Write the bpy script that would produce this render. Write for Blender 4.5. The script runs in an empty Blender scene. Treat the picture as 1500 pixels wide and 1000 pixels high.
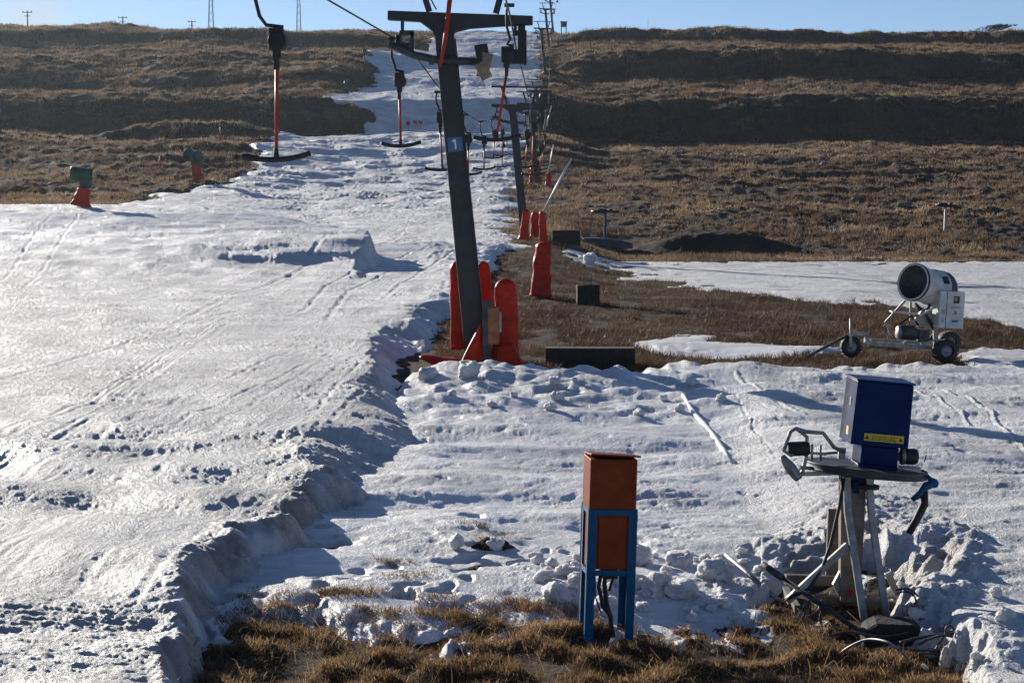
import bpy, bmesh, math, random
import numpy as np
from mathutils import Vector, Matrix
random.seed(7)
rng = np.random.default_rng(11)
SC = bpy.context.scene
COL = SC.collection
R = math.radians

# ------------------------------------------------------------------ camera
F, CZ = 2600.0, 3.5
PITCH = math.atan(203.0 / F)
cp, sp = math.cos(PITCH), math.sin(PITCH)
cd = bpy.data.cameras.new('camera'); cam = bpy.data.objects.new('camera', cd); COL.objects.link(cam)
cam.location = (0, 0, CZ); cam.rotation_euler = (math.pi / 2 - PITCH, 0, 0)
cd.sensor_width = 36; cd.lens = F / 1500 * 36; cd.clip_end = 5000; cd.clip_start = 0.1
SC.camera = cam

def P(u, v, Y):
    a = (u - 750) / F; b = -(v - 500) / F
    d = Vector((a, cp + b * sp, -sp + b * cp))
    return Vector((0, 0, CZ)) + d * (Y / d.y)

# ------------------------------------------------------------------ noise
def _h(ix, iy, seed):
    h = (ix.astype(np.int64) * 374761393 + iy.astype(np.int64) * 668265263 + seed * 974711) & 0xFFFFFFFF
    h = ((h ^ (h >> 13)) * 1274126177) & 0xFFFFFFFF
    h = ((h ^ (h >> 16)) * 2246822519) & 0xFFFFFFFF
    return h ^ (h >> 15)

def gn(x, y, seed=0):
    x = np.asarray(x, dtype=np.float64); y = np.asarray(y, dtype=np.float64)
    x0 = np.floor(x); y0 = np.floor(y); fx = x - x0; fy = y - y0
    u = fx * fx * fx * (fx * (fx * 6 - 15) + 10); w = fy * fy * fy * (fy * (fy * 6 - 15) + 10)
    def g(dx, dy):
        a = (_h(x0 + dx, y0 + dy, seed) & 1023) * (2 * np.pi / 1024)
        return np.cos(a) * (fx - dx) + np.sin(a) * (fy - dy)
    a = g(0, 0); b = g(1, 0); c = g(0, 1); d = g(1, 1)
    return 1.4 * ((a + u * (b - a)) + w * ((c + u * (d - c)) - (a + u * (b - a))))

def fbm(x, y, seed=0, octv=4, gain=0.5):
    s = 0; a = 1.0
    for i in range(octv):
        s = s + a * gn(x, y, seed + i * 17); x = x * 2.03 + 5.1; y = y * 2.03 - 3.7; a *= gain
    return s

def ss(t):
    t = np.clip(t, 0, 1); return t * t * (3 - 2 * t)

def prof(tab, sm):
    a = np.array(tab, dtype=float); yy = np.arange(-80, 1400, 0.25)
    z = np.interp(yy, a[:, 0], a[:, 1])
    k = int(sm / 0.25); w = np.hanning(2 * k + 3); w /= w.sum()
    z = np.convolve(np.pad(z, k + 1, mode='edge'), w, mode='valid')
    return lambda Y: np.interp(Y, yy, z)

# terrain profiles up the slope (distance, height of the surface)
PL = prof([(-80, .3), (10, .38), (15, .45), (20, .48), (40, .5), (58, .55), (66, .66), (71, .85), (74.6, 2.02), (85, 2.5), (100, 3.42), (108, 3.45),
           (125, 3.7), (145, 4.7), (165, 6.5), (190, 9.7), (205, 11.2), (219, 11.4), (234, 16.9), (262, 20.8), (267, 22.6), (310, 29.2), (338, 32.8), (343, 35.3), (380, 39.4),
           (400, 40.3), (600, 38), (1400, 20)], 2.0)
PC = prof([(-80, .4), (10, .45), (40, .48), (60, .52), (75, .85), (85, 1.15), (100, 1.55), (130, 2.9), (160, 5.2), (185, 8.4), (204, 11.35), (207, 11.5), (214, 9.9), (222, 9.7),
           (236, 17.3), (262, 20.4), (270, 22.2), (300, 25.9), (311, 29), (345, 34), (352, 35.6), (385, 40.2), (400, 40.6), (600, 38), (1400, 20)], 2.2)
PR = prof([(-80, 0), (45, 0), (60, .08), (97, .25), (106, .4), (113, 1.1), (130, 2.8), (160, 5.2), (200, 9.2), (223, 10.9), (225, 11.0), (237, 17.0), (284, 22.9),
           (294, 28.0), (343, 34.1), (350, 37.1), (375, 37.9), (420, 37.7), (600, 36), (1400, 20)], 1.8)
PLS = prof([(-80, .3), (40, .5), (58, .58), (66, .8), (75, 1.75), (85, 2.5), (100, 3.42), (140, 3.6)], 9.0)
TH = lambda Y: np.interp(Y, [50, 90, 110], [.45, .2, .15])
def xl(Y): return -.55 + .0224 * (Y - 38)

def poly_sdf(px, py, poly):
    poly = np.array(poly, dtype=float); n = len(poly)
    d2 = np.full(px.shape, 1e18); ins = np.zeros(px.shape, dtype=bool)
    for i in range(n):
        ax, ay = poly[i]; bx, by = poly[(i + 1) % n]
        ex, ey = bx - ax, by - ay
        wx = px - ax; wy = py - ay
        t = np.clip((wx * ex + wy * ey) / (ex * ex + ey * ey + 1e-9), 0, 1)
        dx = wx - ex * t; dy = wy - ey * t
        d2 = np.minimum(d2, dx * dx + dy * dy)
        c = ((ay > py) != (by > py)) & (px < ex * (py - ay) / (ey if abs(ey) > 1e-9 else 1e-9) + ax)
        ins ^= c
    s = np.sqrt(d2)
    return np.where(ins, s, -s)

# outlines of the snow fields; each pair is a bearing (x/Y*2600+750) and a flat-ground range (297+9100/Y)
BANK = [(-3000, 1800), (250, 1800), (275, 1060), (290, 990), (296, 945), (318, 915), (350, 882), (430, 850), (470, 800),
        (530, 755), (628, 700), (650, 650), (628, 600), (596, 566), (588, 545), (630, 522), (652, 490), (690, 454), (715, 422), (735, 404), (752, 393), (752, 378), (-3000, 378)]
GULLY = [(250, 1000), (300, 955), (350, 932), (440, 930), (520, 948), (600, 955), (680, 968), (740, 948), (850, 932), (960, 952), (1050, 958), (1150, 928), (1330, 935),
         (1395, 958), (1425, 985), (1440, 1040), (1500, 1500), (3600, 1500), (3600, 536), (1500, 538), (1230, 545), (1020, 543), (930, 551), (860, 546), (760, 543),
         (600, 545), (560, 600), (330, 700), (290, 880)]
PIT = [(1095, 905), (1120, 868), (1165, 838), (1200, 822), (1290, 812), (1322, 832), (1350, 845), (1415, 858), (1398, 892), (1348, 915), (1330, 960), (1250, 970), (1120, 945)]
STRIP1 = [(815, 399), (850, 377), (890, 380), (1000, 382), (1230, 384), (1500, 384), (2600, 384), (2600, 485), (1500, 484), (1410, 470), (1300, 454), (1100, 443),
          (1000, 424), (905, 416), (925, 407), (840, 404)]
STRIP2 = [(925, 506), (985, 490), (1100, 492), (1200, 503), (1245, 512), (1200, 523), (1080, 528), (960, 520)]
STRIP3 = [(1395, 515), (1440, 506), (1700, 503), (1700, 552), (1450, 548), (1400, 536)]
uLt = np.array([(-80, -9000), (96, -9000), (100, -200), (104, 180), (112, 190), (128, 203), (140, 232), (150, 290), (156, 335), (161, 352), (171, 370), (190, 386), (206, 412), (220, 528), (230, 540), (235, 505),
                (239, 465), (250, 520), (262, 545), (290, 550), (300, 535), (315, 545), (330, 600), (350, 630), (380, 648), (420, 650)], dtype=float)
uRt = np.array([(-80, 752), (95, 752), (130, 752), (160, 757), (205, 766), (225, 775), (240, 790), (300, 793), (420, 790)], dtype=float)

TRACKS = []   # grooves pressed in the snow: world polylines, width, depth
def trk(pts, w, dep, z=.45):
    out = []; w *= .75
    for u, v in pts:
        Y = F * (CZ - z) / (v - 297); out.append(((u - 750) / F * Y, Y))
    TRACKS.append((out, w, dep))
for off in (0, 9, 30, 38):
    trk([(-40, 655 + off), (130, 590 + off * .8), (262, 505 + off * .5), (330, 470 + off * .3)], .06, .035)
trk([(440, 462), (478, 425), (540, 405), (640, 383)], .12, .07); trk([(478, 470), (510, 430), (560, 412), (650, 390)], .12, .07)
trk([(560, 440), (590, 420), (640, 400), (690, 380)], .1, .06)
trk([(0, 425), (60, 392), (120, 365)], .1, .035); trk([(30, 432), (90, 400), (135, 372)], .1, .035)
trk([(90, 860), (240, 740), (330, 690), (430, 625), (500, 560), (560, 500)], .06, .028)
trk([(190, 870), (300, 760), (380, 700), (450, 640), (540, 560)], .06, .03)
trk([(0, 800), (180, 690), (330, 610), (430, 560), (520, 500)], .07, .026)
trk([(0, 835), (200, 705), (350, 625), (450, 575), (540, 505)], .07, .022)
trk([(0, 560), (120, 525), (260, 480), (420, 440)], .1, .05); trk([(0, 710), (110, 650), (250, 590), (420, 520)], .08, .04)
trk([(60, 700), (200, 640), (400, 560), (480, 520)], .06, .04); trk([(250, 480), (330, 440), (480, 400)], .15, .06)
trk([(1385, 555), (1440, 590), (1500, 640), (1560, 700)], .04, -.028, .35); trk([(1345, 555), (1385, 585), (1430, 615)], .04, -.024, .35)
trk([(1040, 545), (1090, 590), (1130, 650), (1200, 720), (1240, 745)], .03, .03, .3)
trk([(1080, 545), (1130, 580), (1180, 605)], .05, -.03, .3)
trk([(470, 324), (510, 328), (550, 330), (592, 334)], .16, -.12, 2.0)
FOOT = []
fr = random.Random(5)
for k in range(46):
    u, v = fr.uniform(470, 1100), 560 + 330 * fr.random() ** 1.1
    Y = F * (CZ - .1) / (v - 297); FOOT.append(((u - 750) / F * Y, Y, fr.uniform(.05, .09), fr.uniform(.015, .05)))
for k in range(0):
    t = 0; u = 300 + 200 * t + fr.uniform(-50, 30); v = 870 - 210 * t + fr.uniform(-20, 20) - 60
    Y = F * (CZ - .45) / (v - 297); FOOT.append(((u - 750) / F * Y, Y, fr.uniform(.07, .12), fr.uniform(.05, .1)))

def terrain(x, Y, detail=True):
    x = np.asarray(x, dtype=float); Y = np.asarray(Y, dtype=float)
    Ys = np.maximum(Y, 5.0)
    d = x - xl(Y)
    hill = ss((Y - 100) / 60)
    # contour lines of the terraces wander
    wr = hill * (7.0 * gn(x / 55, Y / 160, 3) + 2.5 * gn(x / 17, Y / 60, 4) + 1.5 * gn(x / 4.5, Y / 40, 7) + .8 * gn(x / 1.6, Y / 20, 11))
    wl = hill * (9.0 * gn(x / 45 + 9, Y / 120, 5) + 4 * gn(x / 14, Y / 50, 6))
    zl = PL(Y + wl * np.interp(Y, [100, 200, 240, 300], [1, .45, .45, 1]))
    zl = np.where(Y < 95, zl + (PLS(Y) - zl) * np.clip(.24 + .76 * ss((-x - 9.5) / 8) + .35 * gn(x / 2.2, Y / 6, 130), 0, 1) * ss((95 - Y) / 10) * ss((Y - 55) / 6), zl)
    zc = PC(Y + .25 * wr * ss((Y - 240) / 40)); zr = PR(Y + wr)
    th = TH(Y)
    zl = zl + ss((Y - 300) / 80) * np.clip((-x - 25) * .022, 0, 3) + hill * 1.2 * gn(x / 24, Y / 40, 8) * ss((-d - 18) / 12)
    # knoll on the left flank
    zl = zl + 1.9 * np.exp(-((x + 37) / 10) ** 4 - ((Y - 207) / 5) ** 2)
    a0 = np.interp(Y, [40, 66, 80, 110, 150, 230, 250], [2, 5.8, 6.2, 12, 17, 18, 24]); a1 = np.interp(Y, [40, 66, 80, 110, 150, 230, 250], [6, 6.2, 6.8, 26, 28, 24, 32])
    a0 = a0 + .3 * gn(Y * .9, x * 0 + 3.3, 9) * (Y < 100); a1 = a1 + .3 * gn(Y * .9, x * 0 + 3.3, 9) * (Y < 100)
    wL = ss((-d - a0) / (a1 - a0))
    wR = ss((d - .8) / np.interp(Y, [60, 100, 200], [3, 5, 7]))
    zr = zr + ss((Y - 330) / 30) * (.5 * np.exp(-((x - 40) / 10) ** 2) + .5 * np.exp(-((x - 108) / 9) ** 2) + .5 * gn(x / 9, Y / 30, 77))
    # dark earth bank behind the right-hand snow strip
    zr = zr + 1.0 * np.exp(-((Y - 108.5) / 1.8) ** 2) * ss((x - 7) / 4) * ss((18.6 - x) / 5)
    H = (zl - th) * wL + (zc - th) * (1 - wL)
    H = H * (1 - wR) + zr * wR
    # snow thickness
    bu = 750 + F * x / Ys; bv = 297 + 9100 / Ys
    near = Y < 97
    T = np.full(x.shape, -.12)
    e = fbm(bu / 37, bv / 22, 21, 3) * 9; ew = fbm(x / 2.6, Y / 4.2, 22, 5, .6) * 9
    dirt = np.zeros(x.shape)
    if near.any():
        xn, yn, un, vn, en = x[near], Y[near], bu[near], bv[near], e[near]
        sB = poly_sdf(un, vn, BANK)
        jag = 30 * gn(xn * 1.05, yn * 1.05, 30) + 13 * gn(xn * 2.6, yn * 2.6, 31) + 9 * gn(xn * 6, yn * 6, 32)
        soft = ss((755 - vn) / 60) * ss((vn - 560) / 60)
        wdt = 58 + 64 * soft + np.where(vn < 560, 2 + 0 * vn, 0)
        wdt = np.where(vn < 470, 20, wdt)
        sBn = sB + 7 * fbm(xn * .9, yn * .45, 34, 3) * (vn < 560) + jag * (1 - soft * .7) * np.interp(vn, [400, 560, 800], [.3, .5, .75])
        hb = TH(yn) - .06 * ss((vn - 690) / 60) + .13 * gn(xn * .8, yn * .8, 33) * ss((vn - 600) / 100)
        tB = -.12 + (hb + .12) * ss((sBn + 6) / wdt)
        pbk = ss((sBn + 15) / 25) * ss((wdt + 25 - sBn) / 30) * ss((vn - 640) / 60)
        tB = tB + pbk * (.03 * fbm(xn * 2.9, yn * 2.9, 122, 4, .62) + .014 * np.abs(gn(xn * 9, yn * 9, 123)))
        sG = poly_sdf(un, vn, GULLY) + en * np.interp(vn, [540, 600, 850, 930], [.35, 1, 1.3, 2.4])
        line = un - np.interp(vn, [540, 580, 700, 800, 900], [1030, 1010, 1085, 1170, 1200])
        tg = .09 + .17 * ss((line + 40) / 160) * (1 - .7 * ss((610 - vn) / 60) * ss((un - 1080) / 80)) + .10 * ss((60 + 545 - vn) / 60) * ss((un - 600) / 60)
        sP = poly_sdf(un, vn, PIT) + en * .8 + 10 * fbm(xn * 1.9, yn * 1.9, 35, 3, .6)
        tg = np.where(sP > -40, tg + .05 * np.exp(-((sP + 10) / 22) ** 2) * (un > 1120), tg)
        tG = -.12 + (tg + .12) * ss((sG + np.interp(vn, [540, 700, 850], [12, 30, 44])) / np.interp(vn, [540, 700, 850], [26, 60, 80]))
        thin = gn(xn * 1.3, yn * 1.1, 36) + .6 * gn(xn * 3.1, yn * 3, 37)
        tG = tG - .17 * ss((thin - .2) / .8) * ss((vn - 740) / 130) * ss((1020 - un) / 120)
        tG = tG - (tG + .1) * ss((sP + 9 + 7 * gn(xn * 2.1, yn * 1.7, 38)) / 60) + .12 * ss((sP - 3) / 10) * ss(gn(xn * 3, yn * 3, 39) * 2.2)
        sS = np.maximum(np.maximum(poly_sdf(un, vn, STRIP1), poly_sdf(un, vn, STRIP2)), poly_sdf(un, vn, STRIP3)) + ew[near]
        sS = sS - 14 * ss((gn(xn * .8, yn * .45, 41) - .25) / .35) * ss((480 - vn) / 50) * ss((1150 - un) / 200)
        tS = -.12 + (.055 + .12) * ss((sS + 7) / 17)
        pb = ss((sP + 55) / 20) * ss((25 - sP) / 20); tG = tG + pb * (tG > -.05) * (.04 * fbm(xn * 3.1, yn * 3.1, 120, 4, .6) + .012 * np.abs(gn(xn * 9, yn * 9, 121)))
        T[near] = np.maximum(np.maximum(tB, tG), tS)
        dirt[near] = ss((sB + 60) / 40) * ss((75 - sB) / 30) * ss((vn - 690) / 40) + .9 * ss((sP + 45) / 25) * (un > 1150) * ss((930 - vn) / 40)
    far = Y >= 88
    if far.any():
        xf, yf = x[far], Y[far]
        nz = 1.5 * gn(xf / 5, yf / 7, 43) + .8 * gn(xf / 1.7, yf / 2.5, 44)
        sH = np.minimum(xf - (np.interp(yf, uLt[:, 0], uLt[:, 1]) - 750) / F * yf, (np.interp(yf, uRt[:, 0], uRt[:, 1]) - 750) / F * yf - xf) + nz
        sH = np.minimum(sH, (398 - yf))
        tF = -.12 + .24 * ss((sH + .8) / 2.0)
        patch = ss((gn(xf / 6, yf / 3, 45) - .55) / .2) * ss((yf - 95) / 20) * ss((205 - yf) / 10)
        tF = tF - .22 * patch * ss((3.5 - np.abs(d[far] + 6)) / 2 + .6)
        T[far] = np.maximum(T[far], tF)
    if not detail:
        return H, T, dirt
    on = ss((T + .04) / .12)
    H = H + (1 - on) * ss((18 - Y) / 1.5) * .06 * ss((gn(x / .45, Y / .4, 201) + .35 * gn(x / .16, Y / .16, 202) + .1) / .6)
    # --- ground relief: tussocks, clods
    amp = np.interp(Y, [0, 30, 50, 95, 130, 400], [.06, .06, .08, .10, .22, .38])
    amp = amp * np.interp(d, [-60, -20, 0, 6, 14], [1, 1, .7, .6, 1])
    H = H + (1 - on) * amp * (fbm(x / np.interp(Y, [30, 100, 400], [.7, 1.1, 3.0]), Y / np.interp(Y, [30, 100, 400], [.7, 1.1, 2.2]), 51, 4, .55))
    H = H + hill * (1 - on) * (.55 * gn(x / 15, Y / 4.4, 53) + .25 * gn(x / 6, Y / 2.2, 54)) * ss(gn(x / 40, Y / 30, 55) + .6)
    ris = np.maximum(ss((Y - 219) / 4) * ss((243 - Y) / 5), ss((Y - 280) / 4) * ss((300 - Y) / 5)); H = H + ris * (1 - on) * (.7 * gn(x / 9, Y / 2.6, 56) + .35 * gn(x / 3.5, Y / 1.3, 57))
    # --- snow relief
    bu_ = bu; left = ss((poly_sdf(bu, bv, BANK) - 20) / 60) if near.any() else np.zeros(x.shape)
    left = np.where(Y > 93, 1.0, left); left = np.maximum(left, ss((Y - 41) / 4) * (bu > 780))
    rx = x * .95 - Y * .0; q = x - .16 * Y          # piste runs uphill and to the right
    pist = np.interp(Y, [18, 35], [.003, .011]) * fbm(q / .32, Y / 1.6, 61, 4, .62) + np.interp(Y, [13, 14.8, 19, 30], [.026, .011, .012, .023]) * fbm(x / .62, Y / .36, 65, 5, .8) * (.45 + .8 * ss(gn(x / 1.8, Y / 3, 63) + .4)) + .07 * gn(x / 2.6, Y / 4, 66)
    rough = ss((fbm(x / 3.0, Y / 4.0, 67, 2) + .15) / .5)
    groom = ss((fbm(x / 2.4, Y / 5, 150, 2) + .25) / .4) * (gn(q / .075, Y / 2.2, 151) + .6 * gn((x - .3 * Y) / .05, Y / 1.4, 152)) * ss((48 - Y) / 10)
    pist = pist * np.interp(Y, [14, 18, 60], [1, 1.35, 1.25]) + .0075 * groom
    lump = np.maximum(gn(x / .33, Y / .38, 68), 0) ** 2 * .012 * rough + np.maximum(gn(x / .15, Y / .17, 69), 0) * .022 * rough
    gul = .15 * gn(x / 2.9, Y / 1.5, 71) + .04 * np.maximum(gn(x / 1.3, Y / .55, 72), -.15) + .022 * np.maximum(gn(x / .55, Y / .24, 82), 0) + .014 * fbm(x / .5, Y / .26, 73, 5, .75) * (.3 + ss(gn(x / 1.1, Y / 1.4, 81) + .3))
    mound = ss((120 + 545 - bv) / 100) * ss((bu - 600) / 50) * ss((1080 - bu) / 90)
    gul = gul + mound * (.16 * np.abs(gn(x / .8, Y / .9, 74)) + .07 * np.maximum(gn(x / .3, Y / .3, 75), 0)) + .15 * lump * ss((bv - 700) / 60)
    gul = gul - .05 * np.maximum(gn(x / .3 + 8, Y / .3, 76) - .35, 0)
    # wind-cut ribs on the slope of the bank
    rib = ss((bu - 430) / 60) * ss((680 - bu) / 40) * ss((800 - bv) / 60) * ss((bv - 560) / 40)
    gul = gul + rib * (.03 * gn((x * .5 + Y) / .26, (x - .5 * Y) / 1.9, 78) + .012 * gn((x * .5 + Y) / .11, (x - .5 * Y) / .9, 83))
    farmul = np.interp(Y, [0, 40, 100, 400], [1, 1.0, 1.8, 3.5])
    hillbump = hill * (.3 * gn(x / 14, Y / 9, 79) + .25 * gn(x / 5, Y / 4, 80) + .1 * gn(x / 2.0, Y / 1.5, 81)) * np.where(Y > 212, .6, 1)
    S = H + T + on * (left * (pist + lump) * farmul * .62 + (1 - left) * gul) * ss((T + .03) / .15) + on * hillbump
    kick = np.exp(-((x + 6.4) / .5) ** 2 - ((Y - 71.5) / 1.6) ** 2) * .1
    S = S + 0 * kick
    m = (Y < 97)
    if m.any():
        Sm = S[m]; xm = x[m]; ym = Y[m]; om = on[m]
        for pts, w, dep in TRACKS:
            lo = min(p[1] for p in pts) - 1; hi = max(p[1] for p in pts) + 1
            k = (ym > lo) & (ym < hi)
            if not k.any(): continue
            xx, yy = xm[k], ym[k]; xx = xx + .05 * gn(yy * 1.1, yy * 0 + 2, 90) + .015 * gn(yy * 5, yy * 0, 91)
            d2 = np.full(xx.shape, 1e9)
            for (ax, ay), (bx, by) in zip(pts[:-1], pts[1:]):
                ex, ey = bx - ax, by - ay
                t = np.clip(((xx - ax) * ex + (yy - ay) * ey) / (ex * ex + ey * ey), 0, 1)
                d2 = np.minimum(d2, (xx - ax - ex * t) ** 2 + (yy - ay - ey * t) ** 2)
            dd = np.sqrt(d2) / w
            br = .6 + .22 * gn(yy * .35, xx * .2, 92)
            Sm[k] = Sm[k] - om[k] * (dep * .6 if dep > 0 else dep) * np.interp(yy, [22, 27], [.5 if dep > 0 else 1, 1]) * br * (np.exp(-dd ** 2) - .5 * np.exp(-(dd - 1.6) ** 2 * 2))
        for fx, fy, r, dep in FOOT:
            k = np.nonzero((np.abs(xm - fx) < r * 3) & (np.abs(ym - fy) < r * 4))[0]
            if len(k) == 0: continue
            wa_ = fx * 13.7 + fy * 7.1; ca_, sa_ = math.cos(wa_), math.sin(wa_); ux_ = (xm[k] - fx) * ca_ + (ym[k] - fy) * sa_; uy_ = (ym[k] - fy) * ca_ - (xm[k] - fx) * sa_
            dd = np.sqrt((ux_ / (r * 1.6)) ** 2 + (uy_ / (r * .8)) ** 2) * (1 + .35 * gn(xm[k] / .12, ym[k] / .12, 140))
            Sm[k] -= om[k] * dep * (ss((1.35 - dd) / .9) - .12 * np.exp(-(dd - 1.6) ** 2 * 4) * (.5 + gn(xm[k] / .2, ym[k] / .2, 141)))
        S[m] = Sm
    return H, T, dirt, S

def gz(x, Y):
    H, T, _, S = terrain(np.array([x]), np.array([Y]))
    return float(S[0] if T[0] > .0 else H[0])

def drop(u, v):
    """where the sight line through (u, v) of the photograph meets the ground"""
    Y = 10.0
    ys = np.concatenate([np.arange(10, 60, .1), np.arange(60, 420, .5)])
    pts = [P(u, v, 1.0)]
    d = (P(u, v, 2.0) - P(u, v, 1.0))
    xs = d.x * ys; zs = CZ + d.z * ys
    H, T, _, S = terrain(xs, ys)
    g = np.where(T > 0, S, H)
    i = np.nonzero(zs <= g)[0]
    i = i[0] if len(i) else len(ys) - 1
    return Vector((xs[i], ys[i], g[i]))

# ------------------------------------------------------------------ mesh helpers
def prop(o, label=None, cat=None, group=None, kind=None):
    if label: o['label'] = label
    if cat: o['category'] = cat
    if group: o['group'] = group
    if kind: o['kind'] = kind
    return o

def raw_mesh(name, v, f, mat, smooth=False, parent=None):
    """numpy mesh: v (n,3); f (m,3|4)"""
    me = bpy.data.meshes.new(name)
    v = np.asarray(v, dtype=np.float32); f = np.asarray(f, dtype=np.int32); k = f.shape[1]
    me.vertices.add(len(v)); me.vertices.foreach_set('co', v.ravel())
    me.loops.add(f.size); me.loops.foreach_set('vertex_index', f.ravel())
    me.polygons.add(len(f)); me.polygons.foreach_set('loop_start', np.arange(0, f.size, k, dtype=np.int32))
    me.polygons.foreach_set('loop_total', np.full(len(f), k, dtype=np.int32))
    me.polygons.foreach_set('use_smooth', np.full(len(f), smooth))
    me.update(calc_edges=True); me.materials.append(mat)
    o = bpy.data.objects.new(name, me); COL.objects.link(o)
    if parent: o.parent = parent
    return o

def attr(o, name, a):
    at = o.data.attributes.new(name, 'FLOAT', 'POINT'); at.data.foreach_set('value', np.asarray(a, dtype=np.float32))

class MB:
    def __init__(s): s.bm = bmesh.new()
    def box(s, c, size, rot=None, taper=1.0):
        c = Vector(c); M = rot.to_3x3() if rot is not None else Matrix.Identity(3)
        vs = []
        for sz in (-1, 1):
            t = taper if sz > 0 else 1
            for sx, sy in ((-1, -1), (1, -1), (1, 1), (-1, 1)):
                vs.append(s.bm.verts.new(c + M @ Vector((sx * size[0] / 2 * t, sy * size[1] / 2 * t, sz * size[2] / 2))))
        for q in ((3, 2, 1, 0), (4, 5, 6, 7), (0, 1, 5, 4), (1, 2, 6, 5), (2, 3, 7, 6), (3, 0, 4, 7)):
            s.bm.faces.new([vs[i] for i in q])
        return s
    def bar(s, a, b, w, h=None, w2=None, h2=None, up=(0, -1, 0)):
        """rectangular bar from a to b"""
        a = Vector(a); b = Vector(b); h = h or w; w2 = w2 or w; h2 = h2 or h
        d = (b - a).normalized(); u = Vector(up)
        if abs(d.dot(u)) > .98: u = Vector((1, 0, 0))
        x = d.cross(u).normalized(); y = x.cross(d).normalized()
        vs = []
        for p, ww, hh in ((a, w, h), (b, w2, h2)):
            for sx, sy in ((-1, -1), (1, -1), (1, 1), (-1, 1)):
                vs.append(s.bm.verts.new(p + x * sx * ww / 2 + y * sy * hh / 2))
        for q in ((3, 2, 1, 0), (4, 5, 6, 7), (0, 1, 5, 4), (1, 2, 6, 5), (2, 3, 7, 6), (3, 0, 4, 7)):
            s.bm.faces.new([vs[i] for i in q])
        return s
    def tube(s, pts, r, n=8, caps=True):
        pts = [Vector(p) for p in pts]; rr = r if isinstance(r, (list, tuple)) else [r] * len(pts)
        rings = []; prev = None
        for i, p in enumerate(pts):
            t = (pts[min(i + 1, len(pts) - 1)] - pts[max(i - 1, 0)]).normalized()
            if prev is None:
                u = Vector((0, 0, 1)) if abs(t.z) < .9 else Vector((1, 0, 0)); x = t.cross(u).normalized()
            else:
                x = (prev - t * prev.dot(t)).normalized()
            prev = x; y = t.cross(x)
            rings.append([s.bm.verts.new(p + (x * math.cos(2 * math.pi * k / n) + y * math.sin(2 * math.pi * k / n)) * rr[i]) for k in range(n)])
        for A, B in zip(rings[:-1], rings[1:]):
            for k in range(n):
                f = s.bm.faces.new([A[k], A[(k + 1) % n], B[(k + 1) % n], B[k]]); f.smooth = True
        if caps:
            s.bm.faces.new(rings[0][::-1]); s.bm.faces.new(rings[-1])
        return s
    def lathe(s, prf, c, axis, n=28):
        """profile [(r, t)] turned round an axis through c"""
        c = Vector(c); a = Vector(axis).normalized(); u = Vector((0, 0, 1)) if abs(a.z) < .9 else Vector((1, 0, 0))
        x = a.cross(u).normalized(); y = a.cross(x); rings = []
        for r, t in prf:
            rings.append([s.bm.verts.new(c + a * t + (x * math.cos(2 * math.pi * k / n) + y * math.sin(2 * math.pi * k / n)) * max(r, 1e-4)) for k in range(n)])
        for A, B in zip(rings[:-1], rings[1:]):
            for k in range(n):
                f = s.bm.faces.new([A[k], A[(k + 1) % n], B[(k + 1) % n], B[k]]); f.smooth = True
        return s
    def prism(s, poly, off):
        """flat polygon (3-D points) pushed along off"""
        off = Vector(off); A = [s.bm.verts.new(Vector(p)) for p in poly]; B = [s.bm.verts.new(Vector(p) + off) for p in poly]
        s.bm.faces.new(A[::-1]); s.bm.faces.new(B); n = len(A)
        for k in range(n): s.bm.faces.new([A[k], A[(k + 1) % n], B[(k + 1) % n], B[k]])
        return s
    def build(s, name, mat, parent=None, loc=None, bevel=0, label=None):
        bmesh.ops.recalc_face_normals(s.bm, faces=s.bm.faces[:])
        me = bpy.data.meshes.new(name); s.bm.to_mesh(me); s.bm.free(); me.materials.append(mat)
        o = bpy.data.objects.new(name, me); COL.objects.link(o)
        if parent: o.parent = parent
        if loc is not None: o.location = loc
        if bevel:
            m = o.modifiers.new('bevel', 'BEVEL'); m.width = bevel; m.segments = 2; m.limit_method = 'ANGLE'; m.harden_normals = False
        if label: o['label'] = label
        return o

def thing(name, label, cat, loc=(0, 0, 0), rot=(0, 0, 0), group=None):
    o = bpy.data.objects.new(name, None); COL.objects.link(o); o.location = loc; o.rotation_euler = rot
    o.empty_display_size = .2
    return prop(o, label, cat, group)

def dup(root, loc, label, rot=None, scale=None, parent=None):
    r = root.copy(); COL.objects.link(r)
    if parent is None:
        r.location = loc; r['label'] = label
        if rot is not None: r.rotation_euler = rot
        if scale is not None: r.scale = (scale,) * 3
    else: r.parent = parent
    for ch in list(root.children):
        dup(ch, None, None, parent=r)
    return r

# ------------------------------------------------------------------ materials
def nt(name):
    m = bpy.data.materials.new(name); m.use_nodes = True; t = m.node_tree
    return m, t, t.nodes['Principled BSDF']

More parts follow.
